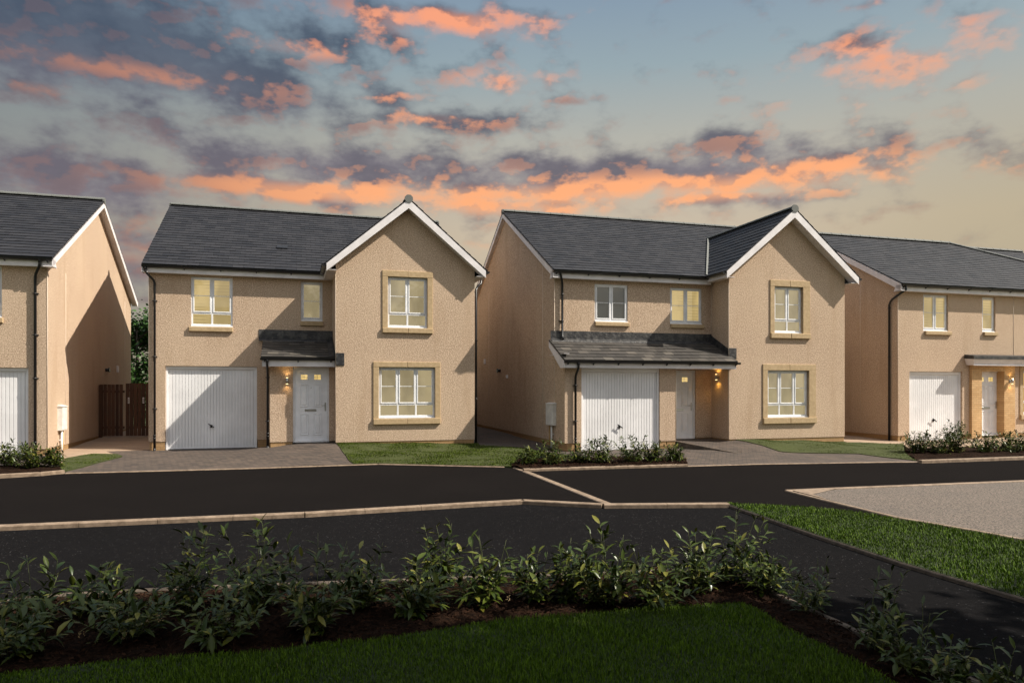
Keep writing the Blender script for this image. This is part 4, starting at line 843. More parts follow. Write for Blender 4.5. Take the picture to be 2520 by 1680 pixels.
# grey chipping road at right, its concrete edge
gr_up = [(1931, 1207), (2063, 1201), (2520, 1183), (3300, 1155)]; gr_lo = [(1931, 1209), (2010, 1229), (2203, 1276), (2385, 1307), (2520, 1332), (3300, 1490)]
gpts = [gp(*p, ZF) for p in ((1990, 1212), (2063, 1205), (2520, 1186.5), (3300, 1158), (3300, 1485), (2520, 1327), (2385, 1303), (2203, 1272), (2020, 1226))]
S_(ground_sheet('side_road', gpts, 'grey_chippings', ZF + .012))
strip('kerb', [gp(*p, ZF) for p in gr_up], .13, ZF, .022, side=-1)
strip('kerb', [gp(*p, ZF) for p in gr_lo], .09, ZF, .024, side=1)
m = MB(); tri = [gp(1945, 1209, ZF), gp(2030, 1222, ZF), gp(1990, 1211, ZF), gp(2040, 1205.5, ZF)]; m.poly([(*gp(1950, 1208.5, ZF), ZF + .02), (*gp(2035, 1230, ZF), ZF + .02), (*gp(2000, 1218, ZF), ZF + .02), (*gp(2060, 1204, ZF), ZF + .02)]); S_(m.build('kerb_haunch', 'kerb_concrete'))

def gpz(px, py):     # seen on the sloping yard surface
    z = -.25
    for _ in range(6):
        x, y = gp(px, py, z); z = gz(x, y)
    return (x, y)
drive_a = [gpz(*p) for p in ((156, 1161.5), (204, 1150), (301, 1124), (285, 1117), (262, 1110))] + [hpt(HA, -5.3, 1.9), hpt(HA, -1.7, 2.0), hpt(HA, 0.1, 1.0), hpt(HA, 0.02, -.02)] + [gpz(*p) for p in ((832, 1097), (869, 1141))] + [gp(600, 1151, -.285), gp(400, 1157, -.285)]
S_(ground_sheet('driveway', drive_a, 'block_paving', gz, .35))
bed_l = [gpz(*p) for p in ((-500, 1182), (0, 1168), (68, 1166), (110, 1163), (153, 1159), (146, 1149), (60, 1147), (0, 1147), (-500, 1152))]
S_(ground_sheet('planting_bed', bed_l, 'bark_mulch', lambda x, y: gz(x, y) + .03 + .03 * math.sin(x * 9) * math.cos(y * 8), .16))
lawn_l = [gpz(*p) for p in ((153, 1159), (146, 1149), (163, 1128), (230, 1117), (289, 1118), (301, 1123), (204, 1149))]
S_(ground_sheet('lawn', lawn_l, 'lawn_base', gz, .4, zoff=.02))
drive_l = [gpz(-500, 1152), gpz(0, 1147), gpz(60, 1147), gpz(146, 1149), gpz(150, 1140), hpt(HL, .3, -.3), hpt(HL, -.2, .3), hpt(HL, -9, .3)]
S_(ground_sheet('driveway', drive_l, 'block_paving', gz, .4))
path_l = [gpz(150, 1140), gpz(163, 1127), gpz(230, 1116.5), gpz(255, 1112), gpz(262, 1110), hpt(HA, -5.3, 1.85), hpt(HA, -5.05, 2.3), hpt(HA, -5.05, 12), hpt(HL, -.05, 12), hpt(HL, -.05, .4), hpt(HL, .3, -.3)]
S_(ground_sheet('path', path_l, 'slab_paving', gz, .4, zoff=-.004))
lawn_a = [gpz(832, 1096), hpt(HA, 0.02, -.02), hpt(HA, 0.1, .2), hpt(HA, 4.2, .2), gpz(1180, 1096), gpz(1300, 1104), gpz(1330, 1112), gpz(1400, 1120), gpz(1440, 1128), gpz(1275, 1132), gpz(1259, 1148), gp(1240, 1147.5, -.285), gp(930, 1140.5, -.285), gpz(869, 1141)]
S_(ground_sheet('lawn', lawn_a, 'lawn_base', gz, .4, zoff=.015))
bed_b = [gpz(*p) for p in ((1259, 1148), (1300, 1157), (1500, 1151), (1693, 1146), (1688, 1129), (1550, 1126), (1440, 1128), (1275, 1132))]
S_(ground_sheet('planting_bed', bed_b, 'bark_mulch', lambda x, y: gz(x, y) + .035 + .03 * math.sin(x * 9) * math.cos(y * 8), .16))
path_ab = [gpz(1180, 1096), hpt(HA, 4.1, 0), hpt(HA, 4.0, 12), hpt(HB, -5.1, 12), hpt(HB, -5.1, .2), hpt(HB, -1.75, .3), hpt(HB, -1.75, -.1), gpz(1700, 1112), gpz(1600, 1124), gpz(1550, 1126), gpz(1440, 1128), gpz(1400, 1120), gpz(1330, 1112), gpz(1300, 1104)]
S_(ground_sheet('driveway', path_ab, 'block_paving', gz, .4, zoff=-.003))
drive_b = [gpz(1600, 1124), gpz(1700, 1112), hpt(HB, -1.75, -.1), hpt(HB, -1.75, 1.1), hpt(HB, .1, 1.1), hpt(HB, .05, -.02)] + [gpz(*p) for p in ((1806, 1087), (1920, 1099), (2113, 1117), (2239, 1132), (2269, 1136))] + [gp(2180, 1136, -.285), gp(1860, 1141, -.285), gp(1694, 1146, -.285), gpz(1688, 1129)]
S_(ground_sheet('driveway', drive_b, 'block_paving', gz, .35, zoff=.001))
# raised ramp to the recessed door, retained by a low brick edge
ra = hpt(HB, -1.80, 0.05); rb = hpt(HB, -1.72, -.02); rc = gp(1950, 1135, -.24); rc = hpt(HB, -.5, -2.0)
def ramp():
    a = hpt(HB, -1.78, -.05); e = hpt(HB, -.95, -2.1); c = hpt(HB, .02, -1.3); d = hpt(HB, .02, 1.1); d2 = hpt(HB, -1.78, 1.1); z1 = -.05
    m = MB(); ze = -.262
    m.add([(*a, z1), (*e, ze), (*hpt(HB, .03, -.5), -.075), (*d, z1 + .005), (*d2, z1)], [(0, 1, 2, 3, 4)])
    m.add([(*a, z1), (*e, ze), (*e, -.5), (*a, -.5)], [(0, 3, 2, 1)])
    m.add([(*e, ze), (*hpt(HB, .03, -.5), -.075), (*hpt(HB, .03, -.5), -.5), (*e, -.5)], [(0, 3, 2, 1)])
    S_(m.build('ramp', 'block_paving'))
    A = Vector((*a, z1)); B = Vector((*e, ze)); n = 4; mm = MB()
    for i in range(n):
        p = A + (B - A) * (i / n); q = A + (B - A) * ((i + 1) / n - .004); t = (B - A).normalized(); s = Vector((t.y, -t.x, 0)).normalized() * .05
        mm.add([p - s * 1, q - s * 1, q + s * .2, p + s * .2, *[Vector((w.x, w.y, -.5)) for w in (p - s, q - s, q + s * .2, p + s * .2)]] , [(0, 1, 2, 3), (0, 4, 5, 1), (1, 5, 6, 2), (2, 6, 7, 3), (3, 7, 4, 0)])
    for i in range(len(mm.v)):
        x, y, z = mm.v[i]
        if z > -.45: mm.v[i] = (x, y, z + .006)
    S_(mm.build('ramp_edging', 'kerb_dark'))
ramp()
lawn_c = [hpt(HB, .05, -.02), hpt(HB, .3, .2), hpt(HB, 4.35, .2), hpt(HB, 4.4, .6), gpz(2085, 1089), gpz(2224, 1093), gpz(2226, 1113), gpz(2256, 1134), gpz(2239, 1132), gpz(2113, 1117), gpz(1920, 1099), gpz(1806, 1087)]
S_(ground_sheet('lawn', lawn_c, 'lawn_base', gz, .4, zoff=.02))
path_bc = [hpt(HB, 4.4, .6), hpt(HB, 4.1, 1), hpt(HB, 4.1, 12), hpt(HC, .05, 12), hpt(HC, .05, .2), hpt(HC, 12, .3), hpt(HC, 14, -2.6), gpz(2900, 1095), gpz(2520, 1099), gpz(2240, 1104), gpz(2224, 1093), gpz(2085, 1089)]
S_(ground_sheet('driveway', path_bc, 'slab_paving', gz, .5, zoff=-.004))
bed_c = [gpz(*p) for p in ((2226, 1113), (2256, 1134), (2269, 1133), (2520, 1124), (3000, 1109), (3000, 1092), (2520, 1099), (2240, 1104))]
S_(ground_sheet('planting_bed', bed_c, 'bark_mulch', lambda x, y: gz(x, y) + .035 + .03 * math.sin(x * 9) * math.cos(y * 8), .18))
# verge between road and side road
verge = [gp(*p, ZF) for p in ((1789, 1239), (1876, 1241), (1983, 1248), (2117, 1262.5), (2203, 1277), (2385, 1308), (2520, 1333), (3300, 1491))] + [gp(*p, ZF) for p in ((3300, 1700), (2520, 1470), (2224, 1384), (2010, 1315))]
S_(ground_sheet('verge', verge, 'lush_base', ZF + .004, .5))
# foreground bed and lawn
lawn_edge = [(-900, 1740), (0, 1660), (257, 1628), (482, 1614), (643, 1606), (750, 1588), (911, 1577), (1071, 1550), (1260, 1523), (1421, 1512), (1635, 1494), (1822, 1483), (1858, 1496), (1930, 1545), (2037, 1593), (2197, 1680), (2420, 1800)]
LE = [gp(*p, -.28) for p in lawn_edge]
def bedz(x, y): return -.335 + .022 * math.sin(x * 7 + 1) * math.sin(y * 9) + .018 * math.sin(x * 17) * math.cos(y * 13 + x * 3)
bk = [gp(*p, ZN) for p in bedk]
S_(ground_sheet('planting_bed', [(p[0], p[1] - .12) if i < 9 else (p[0] - .13, p[1] - .05) for i, p in enumerate(bk)] + LE[::-1], 'bark_mulch', bedz, .07, rough=.010))
fl = LE + [(2.6, -3), (-5, -3), (-8, 2)]
S_(ground_sheet('lawn', fl, 'lush_base', -.28, .5))

# ------------------------------------------------------------------ grass blades
def pip(px, py, poly):
    inside = np.zeros(len(px), bool); n = len(poly); j = n - 1
    for i in range(n):
        xi, yi = poly[i]; xj, yj = poly[j]
        with np.errstate(divide='ignore', invalid='ignore'):
            c = ((yi > py) != (yj > py)) & (px < (xj - xi) * (py - yi) / (yj - yi + 1e-12) + xi)
        inside ^= c; j = i
    return inside
def grass(name, poly, zf, dens, h, w, mat='grass_blade', label='', seed=1, ymin=None, ymax=None, vis=True):
    rg = np.random.default_rng(seed); P = np.array(poly); x0, y0 = P.min(0); x1, y1 = P.max(0)
    if ymin: y0 = max(y0, ymin)
    if ymax: y1 = min(y1, ymax)
    n = int((x1 - x0) * (y1 - y0) * dens); x = rg.uniform(x0, x1, n); y = rg.uniform(y0, y1, n); ok = pip(x, y, poly)
    if vis: ok &= (np.abs(x) < y * .76 + .5)
    x = x[ok]; y = y[ok]; n = len(x)
    if callable(zf):
        gx = np.linspace(x0, x1, 40); gy = np.linspace(y0, y1, 40); T = np.array([[zf(a, b) for a in gx] for b in gy])
        ix = np.clip(((x - x0) / (x1 - x0) * 39).astype(int), 0, 38); iy = np.clip(((y - y0) / (y1 - y0) * 39).astype(int), 0, 38)
        fx = (x - x0) / (x1 - x0) * 39 - ix; fy = (y - y0) / (y1 - y0) * 39 - iy
        z = T[iy, ix] * (1 - fx) * (1 - fy) + T[iy, ix + 1] * fx * (1 - fy) + T[iy + 1, ix] * (1 - fx) * fy + T[iy + 1, ix + 1] * fx * fy
    else: z = np.full(n, zf)
    cl = .75 + .25 * np.sin(x * 3.1 + np.sin(y * 2.3) * 2) * np.sin(y * 3.7)
    hh = h * rg.uniform(.55, 1.25, n) * cl; an = rg.uniform(0, 2 * np.pi, n); ww = w * rg.uniform(.7, 1.3, n); ln = rg.uniform(.1, .75, n) * hh; la = an + np.pi / 2 + rg.normal(0, .5, n)
    dx, dy = np.cos(an) * ww / 2, np.sin(an) * ww / 2; lx, ly = np.cos(la) * ln, np.sin(la) * ln
    V = np.empty((n, 5, 3), np.float32)
    V[:, 0] = np.stack([x - dx, y - dy, z - .01], 1); V[:, 1] = np.stack([x + dx, y + dy, z - .01], 1)
    V[:, 2] = np.stack([x + dx * .8 + lx * .35, y + dy * .8 + ly * .35, z + hh * .62], 1); V[:, 3] = np.stack([x - dx * .8 + lx * .35, y - dy * .8 + ly * .35, z + hh * .62], 1)
    V[:, 4] = np.stack([x + lx, y + ly, z + hh], 1)
    me = bpy.data.meshes.new(name); me.vertices.add(5 * n); me.vertices.foreach_set('co', V.ravel())
    b = np.arange(n) * 5; Q = np.stack([b, b + 1, b + 2, b + 3, b + 3, b + 2, b + 4], 1).astype(np.int32)
    me.loops.add(7 * n); me.loops.foreach_set('vertex_index', Q.ravel()); me.polygons.add(2 * n)
    st = np.stack([np.arange(n) * 7, np.arange(n) * 7 + 4], 1).ravel().astype(np.int32); me.polygons.foreach_set('loop_start', st)
    me.update(calc_edges=True); me.materials.append(MATS[mat]); o = bpy.data.objects.new(name, me); COL.objects.link(o)
    tag(o, label, 'grass', kind='stuff'); return o
grass('grass', fl, -.28, 9000, .042, .0048, mat='lush_blade', label='dark short grass of the lawn in the foreground', seed=1, ymin=4.2)
grass('grass', verge, ZF + .004, 3000, .045, .008, mat='lush_blade', label='bright green grass verge beside the grey side road', seed=2, ymax=12.2)
grass('grass', lawn_a, gz, 1700, .045, .014, label='mown grass in front of the gable with the three-light window', seed=3)
grass('grass', lawn_c, gz, 900, .04, .014, label='mown grass strip running before the right-hand gable and the path', seed=4)
grass('grass', lawn_l, gz, 1300, .045, .012, label='small tapering patch of grass beside the left driveway', seed=5)

# mulch chips
def chips(name, poly, zf, n, size, mat, label, seed):
    rg = random.Random(seed); m = MB(); P = np.array(poly); x0, y0 = P.min(0); x1, y1 = P.max(0); c = 0
    x = np.array([rg.uniform(x0, x1) for _ in range(n * 4)]); y = np.array([rg.uniform(max(y0, 3.8), y1) for _ in range(n * 4)]); ok = pip(x, y, poly) & (np.abs(x) < y * .76 + .4)
    for a, b in list(zip(x[ok], y[ok]))[:n]:
        l = size * rg.uniform(.4, 1.5); w = l * rg.uniform(.2, .5); t = l * rg.uniform(.1, .3); M = Matrix.Translation((a, b, zf(a, b) + .008)) @ Matrix.Rotation(rg.uniform(0, 6.3), 4, 'Z') @ Matrix.Rotation(rg.uniform(-.6, .6), 4, 'Y') @ Matrix.Rotation(rg.uniform(-.5, .5), 4, 'X')
        vs = [M @ Vector(p) for p in ((-l / 2, -w / 2, 0), (l / 2, -w * .3, 0), (l * .45, w / 2, 0), (-l * .4, w * .4, 0), (-l * .3, -w * .2, t), (l * .35, w * .1, t))]
        m.add(vs, [(0, 1, 4), (1, 5, 4), (1, 2, 5), (2, 3, 4), (2, 4, 5), (3, 0, 4)])
    o = m.build(name, mat); tag(o, label, 'bark chips', kind='stuff'); return o
chips('bark_chips', bk + LE[::-1], bedz, 9000, .028, 'mulch_chip', 'dark brown bark chips spread over the foreground bed', 5)
chips('bark_chips', bed_b, lambda x, y: gz(x, y) + .04, 1200, .05, 'mulch_chip', 'brown bark chips round the shrubs before the middle garage', 6)

# ------------------------------------------------------------------ shrubs
def leaf(m, p, d, up, L, W, rn):
    """folded lance-shaped leaf"""
    d = d.normalized(); s = d.cross(up)
    if s.length < .05: s = d.cross(Vector((1, 0, .1)))
    s.normalize(); n = s.cross(d).normalized(); droop = rn.uniform(.05, .35); fold = rn.uniform(.10, .3); vs = []
    prof = ((0, .0), (.16, .55), (.42, 1.0), (.72, .80), (1.0, .0)); mid = []
    for t, w in prof:
        c = p + d * (L * t) - n * (L * droop * t * t) ; mid.append((c, w))
    vs.append(mid[0][0]); 
    for c, w in mid[1:4]: vs += [c - s * (W * .5 * w) + n * (W * fold * w), c - n * 0, c + s * (W * .5 * w) + n * (W * fold * w)]
    vs.append(mid[4][0])
    m.add(vs, [(0, 2, 1), (0, 3, 2), (1, 2, 5, 4), (2, 3, 6, 5), (4, 5, 8, 7), (5, 6, 9, 8), (7, 8, 10), (8, 9, 10)], True)
def shrub(pos, h, w, seed, label, group, leafL=.095, nst=8, dens=1.0, berries=False, lean=(0, 0), sparse_top=False, lowf=.68):
    rn = random.Random(seed); T = empty('laurel_shrub', pos); tag(T, label, 'shrub', group); m = MB(); st = MB(); be = MB()
    for i in range(nst):
        a = 2 * math.pi * (i + rn.uniform(-.35, .35)) / nst; tall = (i % 4 == 0)
        hh = h * (rn.uniform(.85, 1.0) if tall else rn.uniform(.28, lowf)); rad = w * (rn.uniform(.1, .7) if tall else rn.uniform(.5, 1.0)) * .5
        tip = Vector((math.cos(a) * rad + lean[0] * hh, math.sin(a) * rad + lean[1] * hh, hh)); b0 = Vector((math.cos(a) * .03, math.sin(a) * .03, -.03)); c1 = Vector((math.cos(a) * rad * .55, math.sin(a) * rad * .55, hh * .45)) + Vector((rn.uniform(-.04, .04), rn.uniform(-.04, .04), 0))
        pts = []
        for j in range(9):
            t = j / 8; pts.append(b0 * (1 - t) ** 2 + c1 * 2 * t * (1 - t) + tip * t * t)
        st.tube(pts, .0045, 5, True, .0016)
        nl = int((9 + hh / .030) * dens); ga = rn.uniform(0, 6)
        br = []
        for q in range(nl):
            t = .14 + .86 * (q + rn.random() * .6) / nl
            if sparse_top and tall and t > .40 and rn.random() < .5: continue
            f = min(t, .999) * 8; j = int(f); p = pts[j].lerp(pts[j + 1], f - j); ax = (pts[j + 1] - pts[j]).normalized()
            ga += 2.4 + rn.uniform(-.4, .4); side = Vector((math.cos(ga), math.sin(ga), 0)); side = (side - ax * side.dot(ax)).normalized()
            el = rn.uniform(.15, .95) + (.7 if t > .93 else 0); d = side + ax * el + Vector((0, 0, rn.uniform(-.25, .25)))
            L = leafL * rn.uniform(.65, 1.2) * (1.0 - .25 * max(0, t - .85) / .15); leaf(m, p, d, Vector((rn.uniform(-.35, .35), rn.uniform(-.35, .35), 1)), L, L * rn.uniform(.26, .36), rn)
            if rn.random() < .22 and t < .85:        # twig with extra leaves
                tw = p + d.normalized() * leafL * .9; st.tube([p, tw], .002, 4, False, .0012)
                for z in range(3):
                    dd = d.normalized() + Vector((rn.uniform(-.9, .9), rn.uniform(-.9, .9), rn.uniform(-.2, .8))); leaf(m, p.lerp(tw, .5 + .5 * rn.random()), dd, Vector((0, 0, 1)), leafL * rn.uniform(.6, 1.05), leafL * rn.uniform(.2, .32), rn)
    if berries:
        for c in range(berries):
            a = rn.uniform(0, 6.28); r_ = w * rn.uniform(.15, .42); c0 = Vector((math.cos(a) * r_, math.sin(a) * r_, h * rn.uniform(.1, .5)))
            for q in range(14):
                p = c0 + Vector((rn.gauss(0, .012), rn.gauss(0, .012), rn.uniform(0, .05))); s = .0045
                be.add([p + Vector(v) * s for v in ((1, 0, 0), (-1, 0, 0), (0, 1, 0), (0, -1, 0), (0, 0, 1), (0, 0, -1))], [(0, 2, 4), (2, 1, 4), (1, 3, 4), (3, 0, 4), (2, 0, 5), (1, 2, 5), (3, 1, 5), (0, 3, 5)])
            be.build('bud_cluster', 'berry', T); be = MB()
    m.build('leaves', 'laurel_leaf', T); st.build('stems', 'stem', T); return T
FG = [  # base x, base y, top y (in 2352-wide photograph pixels), spread, stems, berries, label
    (25, 1505, 1375, .62, 10, 3, 'dark laurel shrub cut by the left edge, lowest and nearest of the foreground bed'),
    (75, 1440, 1262, .42, 6, 0, 'thin laurel shrub behind the left edge one, long bare shoots over the kerb'),
    (225, 1400, 1290, .46, 8, 0, 'leafy laurel shrub just left of the bushy one with buds near the left edge'),
    (300, 1465, 1310, .62, 10, 5, 'wide bushy laurel shrub with pale bud clusters, third of the bed from the left edge'),
    (432, 1400, 1205, .42, 8, 0, 'tall laurel shrub with one shoot rising straight, left of the far-reaching cluster'),
    (508, 1470, 1325, .48, 9, 0, 'low laurel shrub standing forward in the bark under the tall left-hand shoots'),
    (600, 1390, 1182, .58, 9, 0, 'tall spreading laurel shrub below the garage of the porch house'),
    (722, 1452, 1225, .46, 9, 2, 'yellow-green laurel shrub with drooping lower leaves before the porch house door line'),
    (835, 1395, 1245, .44, 8, 2, 'small laurel shrub right of the yellow-green one, below the gable window'),
    (955, 1405, 1275, .50, 10, 0, 'dense glossy laurel shrub left of the single high leaf shoot'),
    (1010, 1350, 1185, .34, 5, 0, 'thin laurel shrub whose one lone shoot reaches highest near the middle'),
    (1110, 1385, 1228, .56, 11, 3, 'broad laurel shrub below the gap between the two middle houses'),
    (1225, 1375, 1260, .44, 8, 0, 'low laurel shrub just left of the road cross-strip end'),
    (1310, 1370, 1235, .42, 8, 0, 'medium laurel shrub directly below the road cross-strip end'),
    (1392, 1385, 1208, .50, 11, 3, 'densest laurel shrub, right of the road cross-strip end'),
    (1510, 1395, 1235, .50, 10, 2, 'laurel shrub with drooping leaves in front of the bed corner'),
    (1600, 1355, 1215, .42, 8, 0, 'laurel shrub at the kerb left of the tallest right-hand shoots'),
    (1690, 1335, 1175, .48, 9, 0, 'tall wiry laurel shrub at the bend of the bed, pointing at the verge tip'),
    (1765, 1355, 1262, .36, 7, 0, 'short laurel shrub right behind the bend of the bed'),
    (1862, 1400, 1262, .50, 8, 0, 'open laurel shrub with a long shoot leaning right past the bend'),
    (2010, 1490, 1300, .48, 8, 0, 'thin tall laurel shrub on the right arm of the bed'),
    (2095, 1535, 1375, .46, 9, 0, 'dark laurel shrub low on the right arm of the bed'),
    (2190, 1575, 1470, .40, 8, 0, 'dim laurel shrub cut by the bottom edge of the picture'),
    (2310, 1625, 1472, .36, 6, 0, 'laurel shoot in the bottom right corner of the picture')]
rk = random.Random(77)
for i, (bx, by, ty, sp, ns, be, lab) in enumerate(FG):
    x, y = gp(bx * 1.0714, by * 1.0714, -.33); h = (by - ty) * 1.0714 / F_ * y
    shrub((x, y, -.335), h * rk.uniform(.98, 1.12), sp * rk.uniform(1.2, 1.65) * (.78 if i >= 19 else 1.0), 100 + i, lab, 'laurel shrubs in the foreground bed', leafL=.125 if i < 19 else .10, nst=ns + (5 if i < 19 else 1), dens=.78, berries=be, lean=(random.uniform(-.08, .12), 0), sparse_top=True)
MG = [((22, 1148), .62, .8, 'dark laurel shrub in front of the left garage at the picture edge'), ((80, 1152), .58, .8, 'laurel shrub before the left downpipe, its top shoot against the wall'), ((132, 1150), .45, .5, 'smaller laurel shrub by the meter box of the left house')]
for i, (p, h, w, lab) in enumerate(MG):
    x, y = gpz(*p); shrub((x, y, gz(x, y) + .02), h, w * 1.35, 200 + i, lab, 'laurel shrubs before the left garage', leafL=.12, lowf=.85, nst=16, dens=1.2)
MG = [((1300, 1144), .42, .6, 'small laurel shrub at the left tip of the bed before the middle garage'), ((1360, 1143), .60, .7, 'bright bushy laurel shrub left in the bed before the middle garage'), ((1425, 1141), .42, .6, 'low laurel shrub between the bright bushy one and the tall one before the garage'),
      ((1480, 1141), .66, .75, 'tall laurel shrub in front of the middle garage door handle'), ((1555, 1139), .70, .8, 'tallest laurel shrub at the right of the middle garage door'), ((1608, 1137), .52, .55, 'laurel shrub below the wall pier between garage and door'), ((1660, 1136), .45, .5, 'round dark laurel shrub at the right end of the bed by the ramp')]
for i, (p, h, w, lab) in enumerate(MG):
    x, y = gpz(*p); shrub((x, y, gz(x, y) + .02), h, w * 1.35, 300 + i, lab, 'laurel shrubs before the middle garage', leafL=.12, lowf=.85, nst=16, dens=1.0)
MG = [((2258, 1115), .62, .7, 'laurel shrub at the left end of the right-hand bed'), ((2310, 1116), .60, .8, 'laurel shrub below the right garage door'), ((2352, 1115), .92, .7, 'tallest laurel shrub before the right edge of the right garage door'), ((2425, 1114), .60, .9, 'dense laurel shrub below the buff brick door pier'), ((2480, 1112), .60, .9, 'dense laurel shrub below the lamp of the brick pier'), ((2525, 1110), .62, .9, 'laurel shrub cut by the right edge below the orange window')]
for i, (p, h, w, lab) in enumerate(MG):
    x, y = gpz(*p); shrub((x, y, gz(x, y) + .02), h, w * 1.35, 400 + i, lab, 'laurel shrubs before the right garage', leafL=.12, lowf=.85, nst=17, dens=1.1)

# ------------------------------------------------------------------ gate, fence, tree behind
def boards(mb, a, b, z0, z1, bw=.105, gap=.018, seed=1, th=.02):
    rn = random.Random(seed); A = Vector((*a, 0)); B = Vector((*b, 0)); L = (B - A).length; t = (B - A) / L; n = Vector((-t.y, t.x, 0)); x = 0
    while x < L - .03:
        w = min(bw, L - x); g = rn.uniform(-.004, .004); p = A + t * x + n * rn.uniform(-.003, .003); q = A + t * (x + w) + n * rn.uniform(-.003, .003); zt = z1 + rn.uniform(-.006, .006)
        mb.prism([(p.x, p.y, z0), (q.x, q.y, z0), (q.x, q.y, zt), (p.x, p.y, zt)], n * th); x += bw + gap + g
    for z in (z0 + .25, z1 - .28):
        p = A + n * .021; q = B + n * .021; mb.prism([(p.x, p.y, z), (q.x, q.y, z), (q.x, q.y, z + .08), (p.x, p.y, z + .08)], n * .04)
ga = hpt(HL, .02, 5.15); gb = hpt(HL, .78, 5.05); gc = hpt(HL, 1.98, 5.05)
f1 = empty('wooden_fence', (0, 0, 0)); tag(f1, 'dark brown board fence panel fixed to the side wall of the leftmost house', 'fence')
m = MB(); boards(m, ga, gb, -.08, 1.66, seed=3); m.build('boards', 'timber', f1)
m = MB(); t_ = (Vector(gb) - Vector(ga)).normalized(); m.box(ga[0] - .0, ga[0] + .10, ga[1] - .06, ga[1] - .005, -.12, 1.64); m.build('post', 'timber', f1)
g1 = empty('wooden_gate', (0, 0, 0)); tag(g1, 'dark brown board gate with two small white tags between the two left houses', 'gate')
gs = hpt(HL, .83, 5.05); m = MB(); boards(m, gs, gc, -.08, 1.70, .11, .012, seed=4); m.build('boards', 'timber', g1)
for u in (.93, 1.38):
    p = hpt(HL, u, 5.02); m = MB(); m.box(p[0] - .028, p[0] + .028, p[1] - .012, p[1] - .004, 1.02, 1.22); o = m.build('tag_plate', 'white_trim', g1)
    q = MB(); q.box(p[0] - .014, p[0] + .014, p[1] - .016, p[1] - .012, 1.05, 1.19); q.build('tag_plate_face', 'grey_plastic', o)

for (Ha, ua, va, Hb, ub, vb_, sd, lab) in ((HA, 4.1, 11.0, HB, -5.3, 11.25, 6, 'dark brown board fence closing the gap between the two middle houses'), (HB, 4.3, 7.5, HC, -.05, 7.5, 7, 'dark brown board fence closing the gap before the hipped house')):
    a_ = hpt(Ha, ua, va); b_ = hpt(Hb, ub, vb_); f3 = empty('wooden_fence', (0, 0, 0)); tag(f3, lab, 'fence'); m = MB(); boards(m, a_, b_, -.2, 1.66, seed=sd); m.build('boards', 'timber', f3)

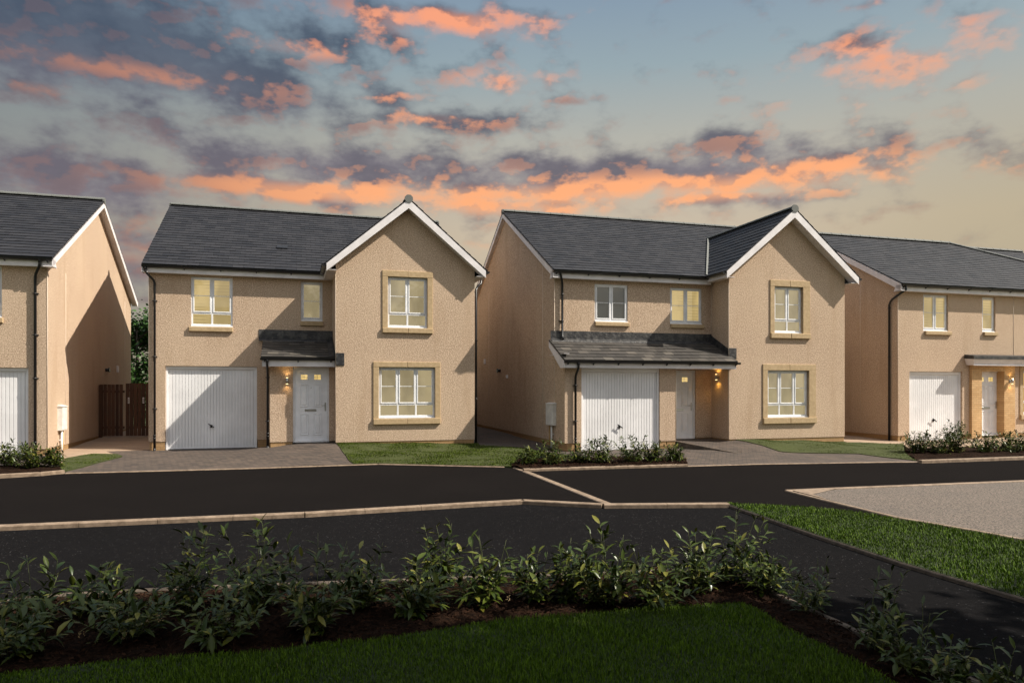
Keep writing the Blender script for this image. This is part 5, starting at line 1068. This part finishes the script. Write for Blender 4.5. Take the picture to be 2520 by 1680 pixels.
def tree(pos, h, crown_r, seed, label, nleaf, ls=.11, group=None, crown_z=.55):
    rn = random.Random(seed); T = empty('broadleaf_tree', pos); tag(T, label, 'tree', group); tr = MB(); lf = MB()
    top = Vector((rn.uniform(-.3, .3), rn.uniform(-.3, .3), h * .82)); tr.tube([(0, 0, -.5), (0.05, 0, h * .2), top * .55, top], .16, 10, True, .03); tips = []
    for i in range(16):
        a = rn.uniform(0, 6.28); z0 = h * rn.uniform(.18, .75); b = Vector((0, 0, z0)); rr = crown_r * rn.uniform(.6, 1.0) * (1 - .35 * (z0 / h)); e = b + Vector((math.cos(a) * rr, math.sin(a) * rr, rr * rn.uniform(.2, .7))); c = b.lerp(e, .5) + Vector((0, 0, .15)); tr.tube([b, c, e], .05, 6, True, .012)
        tips += [e, c.lerp(e, .5)]
        for j in range(3):
            e2 = c.lerp(e, rn.random()) + Vector((rn.uniform(-.6, .6), rn.uniform(-.6, .6), rn.uniform(-.3, .6))); tr.tube([c.lerp(e, .4), e2], .02, 5, False, .006); tips.append(e2)
    tips.append(top)
    cl = [(t + Vector((rn.gauss(0, .12), rn.gauss(0, .12), rn.gauss(0, .12))), crown_r * rn.uniform(.16, .30)) for t in tips]
    for i in range(nleaf):
        c, r_ = cl[rn.randrange(len(cl))]; p = c + Vector((rn.gauss(0, 1), rn.gauss(0, 1), rn.gauss(0, .8))) * r_ * .55
        d = Vector((rn.uniform(-1, 1), rn.uniform(-1, 1), rn.uniform(-.8, .5))).normalized(); u = Vector((rn.uniform(-1, 1), rn.uniform(-1, 1), 1)); s = d.cross(u).normalized(); L = ls * rn.uniform(.6, 1.3); w = L * .38
        lf.add([p, p + d * L * .5 + s * w, p + d * L, p + d * L * .5 - s * w], [(0, 1, 2, 3)])
    tr.build('trunk', 'bark', T); lf.build('crown', 'tree_leaf', T); return T
tx, ty = (340 - 1260) / F_ * 32, 32.0
tree((tx, ty, -.3), 5.5, 2.1, 9, 'green leafy tree showing between the two left houses above the gate', 15000, .15)
def hedge(a, b, h, label, seed):
    rn = random.Random(seed); T = MB(); A = Vector(a); B = Vector(b)
    for i in range(9000):
        p = A.lerp(B, rn.random()) + Vector((rn.gauss(0, .45), rn.gauss(0, .45), abs(rn.gauss(0, .5)) * h * .0 + rn.random() ** .8 * h * (.85 + .15 * math.sin(i)))); d = Vector((rn.uniform(-1, 1), rn.uniform(-1, 1), rn.uniform(-.5, .8))).normalized(); s = d.cross(Vector((.3, .2, 1))).normalized(); L = .12 * rn.uniform(.6, 1.3)
        T.add([p, p + d * L * .5 + s * L * .35, p + d * L, p + d * L * .5 - s * L * .35], [(0, 1, 2, 3)])
    o = T.build('hedge', 'tree_leaf'); tag(o, label, 'hedge'); return o
hedge((-18.5, 30.5, -.7), (-14.5, 31.5, -.7), 2.9, 'low olive hedge behind the wooden gate under the tree', 4)
# unseen trees added at right to shade the near lawn and bed
for i, (p, h, r_, sd, lab) in enumerate((((7.6, 3.0, -.4), 11.5, 2.7, 31, 'unseen tall leafy tree right of the frame, added to shade the bed'), ((10.8, 1.8, -.4), 13.0, 3.0, 32, 'second unseen leafy tree added right of the frame, farther from the road'), ((14.2, 2.5, -.4), 15.0, 3.2, 33, 'largest unseen leafy tree added off to the right behind the other two'))):
    tree(p, h, r_, sd, lab, 26000, .30, 'unseen shade trees added right of the frame')
for p, h, r_, sd, lab in (((0.8, -5.0, -.4), 11.0, 3.4, 34, 'unseen leafy tree added behind the camera to dim the middle of the near lawn'), ((-7.0, -3.2, -.4), 10.0, 3.2, 35, 'unseen leafy tree added behind the camera on the left')):
    tree(p, h, r_, sd, lab, 16000, .34, 'unseen trees added behind the camera')  # added to block sky light from the near lawn
